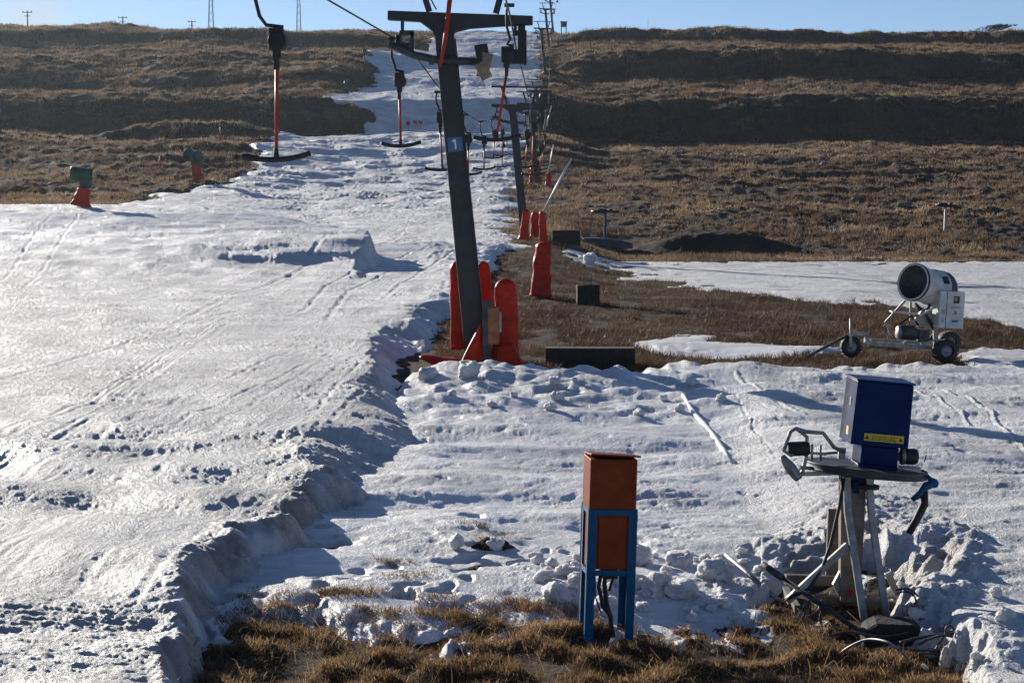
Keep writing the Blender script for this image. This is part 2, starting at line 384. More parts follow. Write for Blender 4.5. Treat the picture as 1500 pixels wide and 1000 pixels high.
def mat(name, col, rough=.6, metal=0.0, var=.25, scale=6, bump=.15, col2=None, spec=.5, bscale=None):
    m, t, b = nt(name); N = t.nodes; L = t.links
    b.inputs['Roughness'].default_value = rough; b.inputs['Metallic'].default_value = metal
    b.inputs['Specular IOR Level'].default_value = spec
    tc = N.new('ShaderNodeTexCoord'); n1 = N.new('ShaderNodeTexNoise'); n1.inputs['Scale'].default_value = scale; n1.inputs['Detail'].default_value = 8
    n1.inputs['Roughness'].default_value = .65
    L.new(tc.outputs['Object'], n1.inputs['Vector'])
    rp = N.new('ShaderNodeValToRGB'); c2 = col2 or tuple(c * (1 - var) for c in col)
    rp.color_ramp.elements[0].color = (*c2, 1); rp.color_ramp.elements[0].position = .38
    rp.color_ramp.elements[1].color = (*col, 1); rp.color_ramp.elements[1].position = .6
    L.new(n1.outputs['Fac'], rp.inputs['Fac']); L.new(rp.outputs['Color'], b.inputs['Base Color'])
    rr = N.new('ShaderNodeMapRange'); rr.inputs['To Min'].default_value = max(rough - .12, .05); rr.inputs['To Max'].default_value = min(rough + .15, 1)
    L.new(n1.outputs['Fac'], rr.inputs['Value']); L.new(rr.outputs['Result'], b.inputs['Roughness'])
    if bump:
        n2 = N.new('ShaderNodeTexNoise'); n2.inputs['Scale'].default_value = bscale or scale * 4; n2.inputs['Detail'].default_value = 4
        L.new(tc.outputs['Object'], n2.inputs['Vector'])
        bp = N.new('ShaderNodeBump'); bp.inputs['Strength'].default_value = bump; bp.inputs['Distance'].default_value = .02
        L.new(n2.outputs['Fac'], bp.inputs['Height']); L.new(bp.outputs['Normal'], b.inputs['Normal'])
    return m

M_steel = mat('dark_steel', (.075, .075, .08), .55, .3, .4, 5, .1, col2=(.03, .03, .033))
M_tower = mat('grey_tower_paint', (.028, .030, .034), .5, .2, .3, 3, .12, col2=(.017, .018, .02))
M_black = mat('black_rubber', (.018, .018, .019), .6, 0, .3, 8, .1)
M_galv = mat('galvanised_steel', (.36, .36, .36), .5, .6, .35, 7, .1, col2=(.2, .19, .18))
M_red = mat('red_pad_vinyl', (.60, .028, .008), .36, 0, .35, 4, .7, col2=(.38, .015, .006), bscale=5, spec=.12)
M_redpaint = mat('red_paint', (.50, .045, .022), .45, 0, .3, 10, .05, spec=.2)
M_blue = mat('blue_frame_paint', (.006, .095, .215), .5, 0, .3, 9, .08, col2=(.005, .07, .15), spec=.2)
M_navy = mat('blue_housing_paint', (.0012, .022, .10), .36, .0, .25, 5, .04, col2=(.0010, .016, .075), spec=.08)
M_orange = mat('faded_orange_paint', (.28, .05, .012), .42, 0, .3, 5, .04, col2=(.19, .032, .009), spec=.12)
M_yellow = mat('yellow_label', (.75, .52, .03), .5, 0, .15, 20, 0)
M_white = mat('white_gun_paint', (.56, .56, .56), .4, 0, .15, 6, .05, col2=(.42, .41, .40))
M_green = mat('green_gun_paint', (.015, .075, .045), .45, 0, .3, 5, .06)
M_wood = mat('weathered_wood', (.22, .18, .14), .8, 0, .4, 5, .3, col2=(.12, .10, .085))
M_conc = mat('dark_stone_block', (.034, .027, .022), .9, 0, .4, 6, .7, col2=(.018, .015, .012))
M_tan = mat('worn_tan_board', (.30, .24, .15), .7, 0, .35, 9, .2, col2=(.16, .13, .09))
M_bluesign = mat('blue_sign_plate', (.05, .16, .30), .5, 0, .25, 12, 0)
M_signwhite = mat('white_sign_figure', (.75, .78, .8), .5, 0, .1, 20, 0)
M_rust = mat('rusty_orange_box', (.42, .14, .03), .6, 0, .3, 6, .15, col2=(.25, .08, .025))
M_slab = mat('blue_grey_slab', (.05, .065, .09), .6, 0, .3, 5, .1)
M_dkint = mat('dark_fan_grille', (.09, .09, .095), .6, .3, .3, 10, .1)
# ------------------------------------------------------------------ light
HAZE = .00006
SUN_EL, SUN_AZ = R(14), R(-31)          # low sun beyond the hill's left shoulder
w = bpy.data.worlds.new('World'); SC.world = w; w.use_nodes = True
N = w.node_tree.nodes; L = w.node_tree.links
sky = N.new('ShaderNodeTexSky'); sky.sky_type = 'NISHITA'; sky.sun_disc = False; sky.sun_elevation = SUN_EL; sky.sun_rotation = SUN_AZ
sky.altitude = 2800; sky.air_density = 1.0; sky.dust_density = .6; sky.ozone_density = 1.6
bg = N['Background']; bg.inputs['Strength'].default_value = .065
# one small white cloud low over the left shoulder of the hill
tc = N.new('ShaderNodeTexCoord'); vm = N.new('ShaderNodeVectorMath'); vm.operation = 'DISTANCE'
dcl = (P(52, 34, 100) - Vector((0, 0, CZ))).normalized(); vm.inputs[1].default_value = dcl
L.new(tc.outputs['Generated'], vm.inputs[0])
cn = N.new('ShaderNodeTexNoise'); cn.inputs['Scale'].default_value = 90; cn.inputs['Detail'].default_value = 5; L.new(tc.outputs['Generated'], cn.inputs['Vector'])
ma = N.new('ShaderNodeMath'); ma.operation = 'MULTIPLY_ADD'; ma.inputs[1].default_value = .022; L.new(cn.outputs['Fac'], ma.inputs[0]); L.new(vm.outputs['Value'], ma.inputs[2])
mr = N.new('ShaderNodeMapRange'); mr.interpolation_type = 'SMOOTHSTEP'; mr.inputs['From Min'].default_value = .034; mr.inputs['From Max'].default_value = .013
L.new(ma.outputs[0], mr.inputs['Value'])
mx = N.new('ShaderNodeMix'); mx.data_type = 'RGBA'; mx.inputs['B'].default_value = (7.2, 7.0, 6.6, 1)
sc_ = N.new('ShaderNodeMath'); sc_.operation = 'MULTIPLY'; sc_.inputs[1].default_value = .55; L.new(mr.outputs['Result'], sc_.inputs[0])
tint = N.new('ShaderNodeMix'); tint.data_type = 'RGBA'; tint.blend_type = 'MULTIPLY'; tint.inputs['Factor'].default_value = 1
tint.inputs['B'].default_value = (.94, .99, 1.17, 1); L.new(sky.outputs['Color'], tint.inputs['A']); L.new(tint.outputs['Result'], mx.inputs['A']); L.new(sc_.outputs[0], mx.inputs['Factor']); L.new(mx.outputs['Result'], bg.inputs['Color'])
sl = bpy.data.lights.new('sun', 'SUN'); so = bpy.data.objects.new('sun', sl); COL.objects.link(so)
sl.energy = 5.0; sl.angle = R(.5); sl.color = (1, .93, .82)
sd = Vector((math.sin(SUN_AZ) * math.cos(SUN_EL), math.cos(SUN_AZ) * math.cos(SUN_EL), math.sin(SUN_EL)))
so.rotation_euler = (-sd).to_track_quat('-Z', 'Y').to_euler(); so.location = sd * 300
SC.view_settings.view_transform = 'Standard'; SC.view_settings.look = 'None'; SC.view_settings.exposure = .5
SC.cycles.max_bounces = 6; SC.cycles.diffuse_bounces = 3; SC.cycles.transparent_max_bounces = 4

# faint haze that the low sun lights up towards the left
mh = bpy.data.materials.new('haze'); mh.use_nodes = True; th_ = mh.node_tree; th_.nodes.remove(th_.nodes['Principled BSDF'])
pv = th_.nodes.new('ShaderNodeVolumePrincipled'); pv.inputs['Density'].default_value = HAZE; pv.inputs['Color'].default_value = (.72, .87, 1, 1); pv.inputs['Anisotropy'].default_value = .6
th_.links.new(pv.outputs['Volume'], th_.nodes['Material Output'].inputs['Volume'])
hb = MB(); hb.box((0, 295, 28.4), (1800, 740, 59.4)); hz = hb.build('haze', mh); prop(hz, 'thin pale blue haze in front of the far hillside', 'haze', kind='stuff')

# ------------------------------------------------------------------ snow and ground materials
def m_snow():
    m, t, b = nt('snow'); N = t.nodes; L = t.links
    b.inputs['Specular IOR Level'].default_value = .42; b.inputs['Roughness'].default_value = .5
    tc = N.new('ShaderNodeTexCoord')
    def noise(s, d=4, dist=0, ro=.6, stretch=None):
        n = N.new('ShaderNodeTexNoise'); n.inputs['Scale'].default_value = s; n.inputs['Detail'].default_value = d; n.inputs['Roughness'].default_value = ro
        n.inputs['Distortion'].default_value = dist
        if stretch:
            mp = N.new('ShaderNodeMapping'); mp.inputs['Scale'].default_value = stretch; mp.inputs['Rotation'].default_value = (0, 0, R(9))
            L.new(tc.outputs['Object'], mp.inputs['Vector']); L.new(mp.outputs['Vector'], n.inputs['Vector'])
        else: L.new(tc.outputs['Object'], n.inputs['Vector'])
        return n
    a = N.new('ShaderNodeAttribute'); a.attribute_name = 'dirt'
    n0 = noise(.55, 9, .4, .72, (.7, 1.5, 1)); n1 = noise(9, 6, 0, .7)
    # old granular snow: slightly grey and soiled in broad patches
    r0 = N.new('ShaderNodeValToRGB'); r0.color_ramp.elements[0].position = .36; r0.color_ramp.elements[1].position = .58
    r0.color_ramp.elements[0].color = (.56, .55, .535, 1); r0.color_ramp.elements[1].color = (.84, .835, .825, 1)
    L.new(n0.outputs['Fac'], r0.inputs['Fac'])
    r1 = N.new('ShaderNodeValToRGB'); r1.color_ramp.elements[0].position = .3; r1.color_ramp.elements[1].position = .7
    r1.color_ramp.elements[0].color = (.20, .165, .135, 1); r1.color_ramp.elements[1].color = (.46, .41, .36, 1)
    L.new(n1.outputs['Fac'], r1.inputs['Fac'])
    mx = N.new('ShaderNodeMix'); mx.data_type = 'RGBA'
    mu = N.new('ShaderNodeMath'); mu.operation = 'MULTIPLY'; L.new(a.outputs['Fac'], mu.inputs[0]); mu.inputs[1].default_value = .92
    L.new(mu.outputs[0], mx.inputs['Factor']); L.new(r0.outputs['Color'], mx.inputs['A']); L.new(r1.outputs['Color'], mx.inputs['B'])
    L.new(mx.outputs['Result'], b.inputs['Base Color'])
    # icy polish in places
    n2 = noise(1.2, 4, 0, .6, (1, .35, 1)); rr = N.new('ShaderNodeMapRange'); rr.inputs['From Min'].default_value = .4; rr.inputs['From Max'].default_value = .65
    rr.inputs['To Min'].default_value = .62; rr.inputs['To Max'].default_value = .40
    L.new(n2.outputs['Fac'], rr.inputs['Value']); L.new(rr.outputs['Result'], b.inputs['Roughness'])
    h1 = noise(8, 6, 0, .74, (1, .8, 1)); h2 = noise(45, 3)
    ad = N.new('ShaderNodeMath'); ad.operation = 'MULTIPLY_ADD'; ad.inputs[1].default_value = .3; L.new(h2.outputs['Fac'], ad.inputs[0]); L.new(h1.outputs['Fac'], ad.inputs[2])
    ga = N.new('ShaderNodeAttribute'); ga.attribute_name = 'grain'; bp = N.new('ShaderNodeBump'); L.new(ga.outputs['Fac'], bp.inputs['Strength']); bp.inputs['Distance'].default_value = .17
    L.new(ad.outputs[0], bp.inputs['Height']); L.new(bp.outputs['Normal'], b.inputs['Normal'])
    return m
def m_ground():
    m, t, b = nt('dry_ground'); N = t.nodes; L = t.links
    b.inputs['Roughness'].default_value = .95; b.inputs['Specular IOR Level'].default_value = .15
    tc = N.new('ShaderNodeTexCoord')
    n0 = N.new('ShaderNodeTexNoise'); n0.inputs['Scale'].default_value = .12; n0.inputs['Detail'].default_value = 9; n0.inputs['Roughness'].default_value = .68
    n1 = N.new('ShaderNodeTexNoise'); n1.inputs['Scale'].default_value = 3.1; n1.inputs['Detail'].default_value = 8; n1.inputs['Roughness'].default_value = .7
    L.new(tc.outputs['Object'], n0.inputs['Vector']); L.new(tc.outputs['Object'], n1.inputs['Vector'])
    r0 = N.new('ShaderNodeValToRGB'); e = r0.color_ramp.elements
    e[0].position = .36; e[0].color = (.032, .022, .015, 1); e[1].position = .66; e[1].color = (.14, .088, .05, 1)
    x = e.new(.5); x.color = (.066, .047, .032, 1)
    mxf = N.new('ShaderNodeMath'); mxf.operation = 'MULTIPLY_ADD'; mxf.inputs[1].default_value = .5
    hf = N.new('ShaderNodeMath'); hf.operation = 'MULTIPLY'; hf.inputs[1].default_value = .5
    L.new(n0.outputs['Fac'], mxf.inputs[0]); L.new(n1.outputs['Fac'], hf.inputs[0]); L.new(hf.outputs[0], mxf.inputs[2])
    L.new(mxf.outputs[0], r0.inputs['Fac'])
    # bare dark earth where the slope is worn
    a = N.new('ShaderNodeAttribute'); a.attribute_name = 'bare'
    mx = N.new('ShaderNodeMix'); mx.data_type = 'RGBA'; mx.inputs['B'].default_value = (.022, .017, .013, 1)
    L.new(a.outputs['Fac'], mx.inputs['Factor']); L.new(r0.outputs['Color'], mx.inputs['A']); L.new(mx.outputs['Result'], b.inputs['Base Color'])
    n2 = N.new('ShaderNodeTexNoise'); n2.inputs['Scale'].default_value = 5; n2.inputs['Detail'].default_value = 7; n2.inputs['Roughness'].default_value = .7
    L.new(tc.outputs['Object'], n2.inputs['Vector'])
    bp = N.new('ShaderNodeBump'); bp.inputs['Strength'].default_value = .9; bp.inputs['Distance'].default_value = .12
    L.new(n2.outputs['Fac'], bp.inputs['Height']); L.new(bp.outputs['Normal'], b.inputs['Normal'])
    return m
def m_grass(name, c0, c1, c2, tr=.4):
    m, t, b = nt(name); N = t.nodes; L = t.links
    b.inputs['Roughness'].default_value = .6; b.inputs['Specular IOR Level'].default_value = .2
    a = N.new('ShaderNodeAttribute'); a.attribute_name = 'tone'
    r = N.new('ShaderNodeValToRGB'); e = r.color_ramp.elements
    e[0].color = (*c0, 1); e[1].color = (*c2, 1); x = e.new(.5); x.color = (*c1, 1)
    L.new(a.outputs['Fac'], r.inputs['Fac']); L.new(r.outputs['Color'], b.inputs['Base Color'])
    tl = N.new('ShaderNodeBsdfTranslucent'); L.new(r.outputs['Color'], tl.inputs['Color'])
    ms = N.new('ShaderNodeMixShader'); ms.inputs['Fac'].default_value = tr
    L.new(b.outputs['BSDF'], ms.inputs[1]); L.new(tl.outputs['BSDF'], ms.inputs[2]); L.new(ms.outputs['Shader'], N['Material Output'].inputs['Surface'])
    return m
M_snow = m_snow(); M_ground = m_ground()
M_grass = m_grass('dry_grass', (.05, .030, .016), (.20, .115, .05), (.46, .30, .15), .5)
M_sgrass = m_grass('short_grass', (.05, .03, .018), (.105, .064, .036), (.22, .145, .085), .4)
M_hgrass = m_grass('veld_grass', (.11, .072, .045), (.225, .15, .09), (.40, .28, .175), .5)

# ------------------------------------------------------------------ terrain meshes
def grid(s, rows):
    S_, Y_ = np.meshgrid(s, rows); X = S_ * np.maximum(Y_, 8.0)
    n, k = Y_.shape
    i = np.arange(n * k).reshape(n, k)
    f = np.stack([i[:-1, :-1], i[:-1, 1:], i[1:, 1:], i[1:, :-1]], -1).reshape(-1, 4)
    return X.ravel(), Y_.ravel(), f

def rowset(y0, k, dmax, stops):
    r = [y0]
    while r[-1] < stops[-1][0]:
        y = r[-1]; cap = next(c for lim, c in stops if y < lim)
        r.append(y + min(max(y * y / (1775 * 3.3) * k, .012), cap))
    return r
# ground: one sheet that runs past the skyline
s = np.concatenate([np.linspace(-1.3, -.45, 24)[:-1], np.linspace(-.45, .45, 820), np.linspace(.45, 1.3, 24)[1:]])
rows = np.array(list(np.linspace(-60, 10.5, 30)) + rowset(10.9, 1.7, .5, [(60, .4), (240, .42), (400, .6)]) + list(np.linspace(403, 640, 30)))
X, Y, f = grid(s, rows)
H, T, _, S = terrain(X, Y)
under = T > .06
Z = np.where(under, np.minimum(H, S - .05) - .02, H)
ground = raw_mesh('ground', np.stack([X, Y, Z], 1), f, M_ground, True)
prop(ground, 'brown dry grassland and bare earth of the ski hill rising to the skyline', 'ground', kind='structure')
dd = X - xl(Y); buv = 750 + F * X / np.maximum(Y, 5)
bare = ss((gn(X / 3.2, Y / 4.5, 101) + .5 * gn(X / 1.1, Y / 1.6, 102) - .1) / .4) * np.where((Y > 36) & (Y < 97) & (dd > 0), .75, .3)
leftbare = ss((150 - Y) / 40) * ss((Y - 99) / 4) * ss((buv - 130) / 120 - 0) * (dd < -5)
bank = ss((X - 6.5) / 3) * ss((19 - X) / 3) * np.exp(-((Y - 107.5) / 2.8) ** 2)
attr(ground, 'bare', np.clip(bare * (Y > 20) + leftbare * .8 + .55 * bank, 0, 1))
# snow: its own sheet lying on the ground
s = np.concatenate([np.linspace(-1.2, -.36, 40)[:-1], np.linspace(-.36, .36, 1080), np.linspace(.36, 1.2, 40)[1:]])
rows = np.array(list(np.linspace(3, 11, 60))[:-1] + rowset(11.0, .85, .5, [(60, .28), (240, .33), (400, .55)]))
X, Y, f = grid(s, rows)
H, T, D, S = terrain(X, Y)
Z = np.where(T > -.03, S, H + T - .1)
keep = (T[f] > -.03).any(1)
f = f[keep]; used, inv = np.unique(f, return_inverse=True)
snow = raw_mesh('snow', np.stack([X, Y, Z], 1)[used], inv.reshape(-1, 4), M_snow, True)
prop(snow, 'white tracked snow of the piste and trampled snow around the lift', 'snow', kind='structure')
# soiled snow shows on the cut faces, in streaks
zz = Z.reshape(len(rows), -1); gx = np.gradient(zz, axis=1) / np.gradient(X.reshape(zz.shape), axis=1); gy = np.gradient(zz, axis=0) / np.gradient(Y.reshape(zz.shape), axis=0)
steep = ss((np.hypot(gx, gy) - .22) / .5).ravel()
dirty = D * steep * ss(gn(X / .5, Y / .5, 110) + .75)
tinge = .13 * ss((gn(X / 2.2, Y / 6, 111) - .3) / .4) * ss((Y - 22) / 8) * 1
buv = 750 + F * X / np.maximum(Y, 5)
attr(snow, 'dirt', np.clip(dirty + tinge, 0, 1)[used])
lf = ss((poly_sdf(buv, 297 + 9100 / np.maximum(Y, 5), BANK) - 10) / 50); lf = np.where(Y > 93, 1, lf)
attr(snow, 'grain', (.45 + .55 * np.maximum(lf, np.maximum(ss((Y - 41) / 4) * (buv > 780), .5 * ss((buv - 1050) / 80))))[used])
print('terrain', len(ground.data.vertices), len(snow.data.vertices))

# ------------------------------------------------------------------ grass
def blades(name, px, py, pz, h, wd, lean, mat, tone, seg=1):
    """tapering blades; arrays per blade"""
    n = len(px); an = rng.uniform(0, 2 * np.pi, n); la = rng.uniform(0, 2 * np.pi, n)
    bx, by = np.cos(an) * wd / 2, np.sin(an) * wd / 2
    lx, ly = np.cos(la) * lean * h, np.sin(la) * lean * h
    V = []; 
    if seg == 1:
        V = np.stack([np.stack([px - bx, py - by, pz - .04], 1), np.stack([px + bx, py + by, pz - .04], 1), np.stack([px + lx, py + ly, pz + h], 1)], 1).reshape(-1, 3)
        Fq = np.arange(3 * n).reshape(-1, 3); rep = 3
    else:
        m1 = .55; c = .35
        V = np.stack([np.stack([px - bx, py - by, pz - .03], 1), np.stack([px + bx, py + by, pz - .03], 1),
                      np.stack([px + bx * .8 + lx * c, py + by * .8 + ly * c, pz + h * m1], 1), np.stack([px - bx * .8 + lx * c, py - by * .8 + ly * c, pz + h * m1], 1),
                      np.stack([px + lx, py + ly, pz + h * (1 - .25 * lean)], 1)], 1).reshape(-1, 3)
        b = np.arange(n)[:, None] * 5
        Fq = np.concatenate([b + np.array([[0, 1, 2]]), b + np.array([[0, 2, 3]]), b + np.array([[3, 2, 4]])]); rep = 5
    o = raw_mesh(name, V, Fq, mat, False); attr(o, 'tone', np.repeat(tone, rep)); return o

def surf(x, y):
    H, T, _, S = terrain(x, y); return np.where(T > 0, S, H), T

# near edge: dense tussock grass
nt_ = 11000
u = rng.uniform(120, 1640, nt_); v = 880 + 260 * rng.random(nt_) ** .8
Yb = F * CZ / (v - 297); xb = (u - 750) / F * Yb
H, T, _ = terrain(xb, Yb, False)
clump = gn(xb / .45, Yb / .4, 201)
ok = (T < .03) & (clump + .35 * gn(xb / .16, Yb / .16, 202) > -.35 + .3 * rng.random(nt_))
extra = [(497, 868, 60), (720, 790, 12), (745, 885, 14), (784, 893, 26), (690, 914, 25), (600, 845, 14), (575, 832, 14), (608, 918, 20), (705, 770, 8), (835, 900, 16), (1160, 915, 60), (1320, 915, 26), (840, 905, 12)]
ex, ey = [], []
for (uu, vv, k) in extra:
    p = drop(uu, vv)
    ex += list(p.x + rng.normal(0, .10, k)); ey += list(p.y + rng.normal(0, .08, k))
for uu, vv in zip(rng.uniform(330, 870, 90), 862 + 62 * rng.random(90) ** .6):
    p = drop(uu, vv); k = int(rng.integers(2, 9))
    ex += list(p.x + rng.normal(0, .07, k)); ey += list(p.y + rng.normal(0, .05, k))
xb = np.concatenate([xb[ok], ex]); Yb = np.concatenate([Yb[ok], ey])
nb = 16
cx = np.repeat(xb, nb) + rng.normal(0, .045, len(xb) * nb); cy = np.repeat(Yb, nb) + rng.normal(0, .045, len(xb) * nb)
g0, _ = surf(cx, cy)
hh = np.repeat(rng.uniform(.03, .08, len(xb)) * (.65 + 1.0 * np.clip(gn(xb / .45, Yb / .4, 201) + .2, 0, 1)), nb) * rng.uniform(.5, 1.2, len(cx))
tone = np.clip(.52 + .33 * np.repeat(np.clip(gn(xb / .45, Yb / .4, 201), -.6, 1), nb) + .3 * np.repeat(gn(xb / .9, Yb / .8, 204), nb) + rng.normal(0, .2, len(cx)), 0, 1)  # mound tops lighter, gaps darker: sun and shade painted into the blade tone
o = blades('grass', cx, cy, g0, hh, rng.uniform(.003, .007, len(cx)), rng.uniform(.4, 2.2, len(cx)), M_grass, tone, 2)
gi = o
prop(o, 'tufted dry brown grass along the near edge of the snow', 'grass', kind='stuff')

k = 420   # long bleached stalks, some lying flat
u = rng.uniform(300, 1450, k); v = rng.uniform(905, 1040, k); Ys_ = F * CZ / (v - 297); xs_ = (u - 750) / F * Ys_
g0, T0 = surf(xs_, Ys_); q_ = T0 < .01; k = int(q_.sum())
o = blades('grass_stalks', xs_[q_], Ys_[q_], g0[q_] + .02, rng.uniform(.05, .22, k), rng.uniform(.003, .006, k), rng.uniform(.4, 2.6, k), M_grass, rng.uniform(.75, 1, k), 2)
prop(o, 'long bleached stalks standing out of the near brown grass', 'grass', kind='stuff')
# strip between the near snow and the hill: short cropped tufts
n = 60000
Yb = 36 + 62 * rng.random(n) ** 1.3; u = rng.uniform(640, 1800, n); xb = (u - 750) / F * Yb
H, T, _ = terrain(xb, Yb, False); ok = (T < -.02) & (gn(xb / 1.6, Yb / 2.4, 206) > -.35)
xb, Yb = xb[ok], Yb[ok]; nb = 7
cx = np.repeat(xb, nb) + rng.normal(0, .09, len(xb) * nb); cy = np.repeat(Yb, nb) + rng.normal(0, .09, len(xb) * nb)
g0, _ = surf(cx, cy)
hh = rng.uniform(.04, .15, len(cx)) * np.repeat(1 + .8 * gn(xb / 2, Yb / 3, 207), nb)
tone = np.clip(.4 + .4 * np.repeat(gn(xb / 2.5, Yb / 4, 208), nb) + rng.normal(0, .18, len(cx)), 0, 1)
o = blades('short_grass', cx, cy, g0, hh, rng.uniform(.012, .03, len(cx)), rng.uniform(.3, 1.2, len(cx)), M_sgrass, tone)
prop(o, 'short brown grass on the strip between the snow patches', 'grass', kind='stuff')

# hill: tussocks up to the skyline
n = 120000
Yb = 97 + 300 * rng.random(n) ** 1.25; u = rng.uniform(-330, 1800, n); xb = (u - 750) / F * Yb
H, T, _ = terrain(xb, Yb, False)
dens = fbm(xb / 6, Yb / 5, 210, 3)
bare_l = (Yb < 145) & (u > 190) & (u < 420) & (xb < -5)
ok = (T < -.02) & (dens > -.2 + .3 * gn(xb / 1.3, Yb / 1.6, 213)) & ~(bare_l & (rng.random(n) < .8)) & ~((np.abs(Yb - 108) < 2.8) & (xb > 7) & (xb < 18))
xb, Yb = xb[ok], Yb[ok]; nb = 7
sp_ = .0011 * np.repeat(Yb, nb) + .06
cx = np.repeat(xb, nb) + rng.normal(0, 1, len(xb) * nb) * sp_; cy = np.repeat(Yb, nb) + rng.normal(0, 1, len(xb) * nb) * sp_
g0, _ = surf(cx, cy)
hh = (.12 + .0010 * cy) * rng.uniform(.4, 1.25, len(cx)) * np.repeat(np.clip(1 + .7 * gn(xb / 5, Yb / 7, 211), .3, 2), nb)
tone = np.clip(.38 + .36 * np.exp(-((cy - 205) / 10) ** 2) + .12 * np.exp(-((cy - 130) / 14) ** 2) + .6 * np.repeat(fbm(xb / 9, Yb / 8, 212, 3), nb) + rng.normal(0, .16, len(cx)), 0, 1)  # lighter contour bands put the sunlit look of the treads into the grass colour
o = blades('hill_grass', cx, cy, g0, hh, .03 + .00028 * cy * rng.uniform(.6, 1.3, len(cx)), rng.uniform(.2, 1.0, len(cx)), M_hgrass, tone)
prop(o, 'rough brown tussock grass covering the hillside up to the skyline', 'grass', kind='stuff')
# ================================================================== THINGS
V3 = Vector
